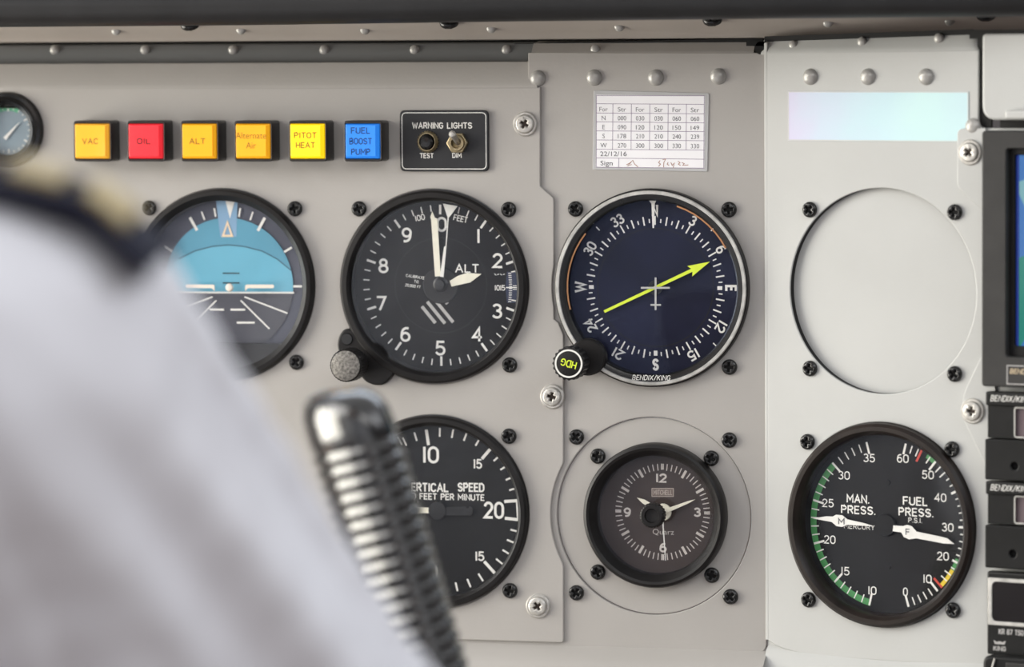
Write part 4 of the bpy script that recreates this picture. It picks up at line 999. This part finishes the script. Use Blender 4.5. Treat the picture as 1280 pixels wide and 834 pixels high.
MB().tube([hubc + Vector((0,10,0)), hubc + Vector((0,255,0))], 12, 24).build('shaft', STEEL, yk)

# ------------------------------------------------------------------ pilot
SH = camp(-10, 482, 1.15); EL = camp(480, 1232, 1.30)
def capsule(bm, a, b, ra, rb, n=16):
    """tapered capsule as overlapping spheres and a cone"""
    a = Vector(a); b = Vector(b); d = b - a; L_ = d.length
    steps = max(2, int(L_ / (min(ra, rb) * .35)) + 1)
    for i in range(steps):
        t = i / (steps-1); c_ = a.lerp(b, t); r = ra + (rb-ra)*t
        bmesh.ops.create_icosphere(bm, subdivisions=2, radius=r, matrix=Matrix.Translation(c_))
def ellip(bm, c_, rx, ry, rz, rot=None):
    m = Matrix.Translation(c_) @ (rot.to_4x4() if rot else Matrix()) @ Matrix.Diagonal((rx, ry, rz, 1))
    bmesh.ops.create_icosphere(bm, subdivisions=3, radius=1, matrix=m)
def remesh(bm, name, voxel, smooth_n, m, disp=None):
    me = bpy.data.meshes.new('tmp'); bm.to_mesh(me); bm.free(); o = bpy.data.objects.new('tmp', me); col.objects.link(o)
    r = o.modifiers.new('r', 'REMESH'); r.mode = 'VOXEL'; r.voxel_size = voxel; r.use_smooth_shade = True
    s_ = o.modifiers.new('s', 'SMOOTH'); s_.iterations = smooth_n; s_.factor = .6
    dg = bpy.context.evaluated_depsgraph_get(); out = bpy.data.meshes.new_from_object(o.evaluated_get(dg))
    bpy.data.objects.remove(o); bpy.data.meshes.remove(me)
    if disp:
        ns = [v.normal.copy() for v in out.vertices]
        for v, n_ in zip(out.vertices, ns): v.co = v.co + n_ * disp(v.co)
    for p in out.polygons: p.use_smooth = True
    out.name = name; out.materials.clear(); out.materials.append(m); out.update(); return out
pilot = thing('person', 'pilot in white uniform shirt with navy and gold epaulette, back to us at left', 'person')
base = SH + Vector((-.18, 0, -.60)); pilot.location = base
def link(me, name, parent=None):
    for v in me.vertices: v.co -= base
    o = bpy.data.objects.new(name, me); col.objects.link(o); o.parent = parent or pilot; return o
NB = SH + Vector((-.185, -.005, .045)); CH = SH + Vector((-.185, .01, -.14)); BE = SH + Vector((-.185, .0, -.34)); PE = SH + Vector((-.185, -.02, -.52))
SL = SH + Vector((-.37, 0, 0)); ELL = SL + Vector((-.06, .10, -.27)); WRL = ELL + Vector((.06, .24, .04))
WR = EL + Vector((.02, .20, -.10)); HD = NB + Vector((0, .03, .178))
# body: head, neck, torso, arms, hands, legs as one surface
bm = bmesh.new()
ellip(bm, HD, .076, .095, .115); ellip(bm, HD + Vector((0,.03,-.05)), .058, .065, .07)
ellip(bm, HD + Vector((0,.098,-.01)), .012, .018, .024)                       # nose
ellip(bm, HD + Vector((0,.090,-.052)), .024, .010, .009)                      # mouth
for s_ in (-1, 1):
    ellip(bm, HD + Vector((s_*.076,-.005,-.005)), .012, .02, .032); ellip(bm, HD + Vector((s_*.032,.085,.012)), .014, .01, .008)
capsule(bm, NB + Vector((0,-.005,-.03)), HD + Vector((0,-.01,-.07)), .054, .052)
ellip(bm, CH, .155, .10, .145); ellip(bm, BE, .15, .11, .15); ellip(bm, PE, .17, .12, .11)
capsule(bm, NB + Vector((-.03,0,-.085)), SL + Vector((0,0,-.015)), .045, .04); capsule(bm, NB + Vector((.03,0,-.085)), SH + Vector((0,0,-.015)), .045, .04)
capsule(bm, SH, EL, .05, .042); capsule(bm, EL, WR, .04, .027); capsule(bm, SL, ELL, .05, .042); capsule(bm, ELL, WRL, .04, .027)
def hand(w0, d, side):
    d = d.normalized(); lat = d.cross(Vector((0,0,1))).normalized(); up_ = lat.cross(d).normalized()
    ellip(bm, w0 + d*.05, .032, .045, .018)
    for q, ln in zip((-1.5,-.5,.5,1.5), (.062,.078,.082,.070)):
        f0 = w0 + d*.075 + lat*(q*.019); f1 = f0 + d*ln*.5 - up_*.008; f2 = f1 + d*ln*.30 - up_*.022; f3 = f2 + d*ln*.05 - up_*.024
        capsule(bm, f0, f1, .0095, .009); capsule(bm, f1, f2, .009, .0085); capsule(bm, f2, f3, .0085, .0075)
    t0 = w0 + d*.03 + lat*side*.028; t1 = t0 + d*.03 + lat*side*.028 - up_*.01; t2 = t1 + d*.032 + lat*side*.004 - up_*.012
    capsule(bm, t0, t1, .013, .011); capsule(bm, t1, t2, .011, .009)
hand(WR, WR-EL, -1); hand(WRL, WRL-ELL, 1)
for s_ in (-1, 1):
    hip = PE + Vector((s_*.09, .02, -.03)); kn_ = hip + Vector((s_*.05, .44, .05)); an_ = kn_ + Vector((0, .16, -.40)); capsule(bm, hip, kn_, .085, .055); capsule(bm, kn_, an_, .052, .038); capsule(bm, an_, an_ + Vector((0,.15,-.04)), .038, .03)
link(remesh(bm, 'body', .006, 2, SKIN), 'body')
# hair
bm = bmesh.new(); ellip(bm, HD + Vector((0,-.016,.018)), .083, .095, .112); link(remesh(bm, 'hair', .006, 2, HAIR, lambda p_: .003*noise.noise(p_*120)), 'hair')
# trousers
bm = bmesh.new(); ellip(bm, PE, .185, .135, .12)
for s_ in (-1, 1):
    hip = PE + Vector((s_*.09, .02, -.03)); kn_ = hip + Vector((s_*.05, .44, .05)); an_ = kn_ + Vector((0, .15, -.38)); capsule(bm, hip, kn_, .10, .075); capsule(bm, kn_, an_, .075, .062)
link(remesh(bm, 'trousers', .009, 4, TROUS, lambda p_: .006*noise.noise(Vector((p_.x*18, p_.y*30, p_.z*18)))), 'trousers')
# shirt with loose sleeve and long soft folds
axd = (EL - SH).normalized()
e1 = axd.cross(Vector((0,1,0))).normalized(); e2 = axd.cross(e1)
def folds(p_):
    q = p_ - SH; t_ = q.dot(axd); u = q.dot(e1); v = q.dot(e2)
    a_ = math.atan2(v, u)
    gath = 1 / (1 + math.exp(-(t_ + .005) / .02))
    r = noise.noise(Vector((a_*3.0 + 4*t_, t_*5, 2.1))) + .5*noise.noise(Vector((a_*6.2 - 9*t_, t_*8, 7.7)))
    tor = noise.noise(Vector((p_.x*14, p_.y*9, p_.z*9 + p_.x*6)))
    if q.length < .45 and abs(math.hypot(u, v)) < .10 and t_ > -.08: return .0105 * gath * r + .003*(1-gath)*tor
    return .008 * tor
bm = bmesh.new()
capsule(bm, SH, EL.lerp(SH, -.04), .0585, .0650); capsule(bm, EL, WR.lerp(EL, .15), .058, .040)
capsule(bm, SL, ELL, .064, .058); capsule(bm, ELL, WRL.lerp(ELL, .15), .056, .040)
ellip(bm, CH, .18, .125, .17); ellip(bm, BE, .172, .13, .17); ellip(bm, PE + Vector((0,0,.05)), .18, .14, .08)
capsule(bm, NB + Vector((0,0,-.05)), NB + Vector((0,0,-.03)), .066, .060); capsule(bm, NB + Vector((-.05,0,-.05)), SL + Vector((.0,0,.0)), .062, .058); capsule(bm, NB + Vector((.05,0,-.066)), SH + Vector((0,0,-.004)), .060, .0570)
shirt = link(remesh(bm, 'shirt', .005, 5, SHIRT, folds), 'shirt')
bm = bmesh.new(); 
cm = MB(); ring = []
for q in range(33):
    a = math.radians(110 + 320*q/32); ring.append((NB + Vector((.064*math.cos(a), .062*math.sin(a), .0)))*1000 - base*1000)
vs = []
for p_ in ring: vs += [p_ + Vector((0,0,-22)), p_ + Vector((0,0,22)), (p_ - (NB-base)*1000)*1.10 + (NB-base)*1000 + Vector((0,0,20)), (p_ - (NB-base)*1000)*1.22 + (NB-base)*1000 + Vector((0,0,-20))]
cm.add(vs, [(4*i+j, 4*i+j+1, 4*(i+1)+j+1, 4*(i+1)+j) for i in range(32) for j in range(3)]); cm.build('collar', SHIRT, pilot)
# epaulettes: boards that follow the shoulder of the shirt, gold stripes across them
from mathutils.bvhtree import BVHTree
tree = BVHTree.FromPolygons([v.co + base for v in shirt.data.vertices], [tuple(p.vertices) for p in shirt.data.polygons])
def epaulette(pa, pb, wv, up_, stripes):
    pa = Vector(pa); pb = Vector(pb); NU, NV = 44, 14
    grid = {}
    def height(u, v):
        q = pa.lerp(pb, u) + wv*v
        hit = tree.ray_cast(q + up_*.12, -up_)
        return (hit[0] - q).dot(up_) if hit[0] else -0.03
    H = [[height(i/NU, -.5 + j/NV) for j in range(NV+1)] for i in range(NU+1)]
    for i in range(NU+1):
        for j in range(NV+1): H[i][j] = max(H[i][j], H[i][NV//2] - (.011 - .0075*i/NU))
    for _ in range(5):                                   # a stiff board bridges the folds
        H = [[max(H[i][j], sum(H[min(max(i+a,0),NU)][min(max(j+b,0),NV)] for a in (-1,0,1) for b in (-1,0,1))/9) for j in range(NV+1)] for i in range(NU+1)]
    def surf(u, v, h):
        x = min(max(u*NU, 0), NU-1e-6); y = min(max((v+.5)*NV, 0), NV-1e-6); i, j = int(x), int(y); x -= i; y -= j
        hh = H[i][j]*(1-x)*(1-y) + H[i+1][j]*x*(1-y) + H[i][j+1]*(1-x)*y + H[i+1][j+1]*x*y
        return (pa.lerp(pb, u) + wv*v + up_*(hh + h) - base)*1000
    def board(u0, u1, h0, h1, name, mt, par, vw=1.0):
        vs = []
        for i in range(NU+1):
            u = u0 + (u1-u0)*i/NU
            for j in range(NV+1): vs.append(surf(u, -.5 + vw*j/NV, h1))
            for j in range(NV, -1, -1): vs.append(surf(u, -.5 + vw*j/NV, h0))
        K = 2*(NV+1); fs = [(i*K+j, i*K+(j+1) % K, (i+1)*K+(j+1) % K, (i+1)*K+j) for i in range(NU) for j in range(K)] + [tuple(range(K)), tuple(NU*K+j for j in range(K-1,-1,-1))]
        return MB().add(vs, fs).build(name, mt, par, angle=50)
    ep = board(0, 1, -.002, .0035, 'epaulette', NAVY, pilot)
    for a, b in stripes: board(a, b, .003, .0052, 'gold_stripe', GOLD, ep, .74)
pa = camp(-330, 120, 1.143); pb = camp(205, 310, 1.138); Lp = 535.0
epaulette(pa, pb, (RM @ Vector((0,-1,0)))*.060, RM @ Vector((.35,0,.936)), [((a+330)/Lp, (b+330)/Lp) for a, b in ((-190,-120),(-95,-20),(10,72),(102,160))])
epaulette(SL + Vector((.13,0,.05)), SL + Vector((.0,0,.04)), Vector((0,-.05,0)), Vector((-.3,0,.954)), ((.2,.32),(.38,.5),(.56,.68),(.74,.86)))
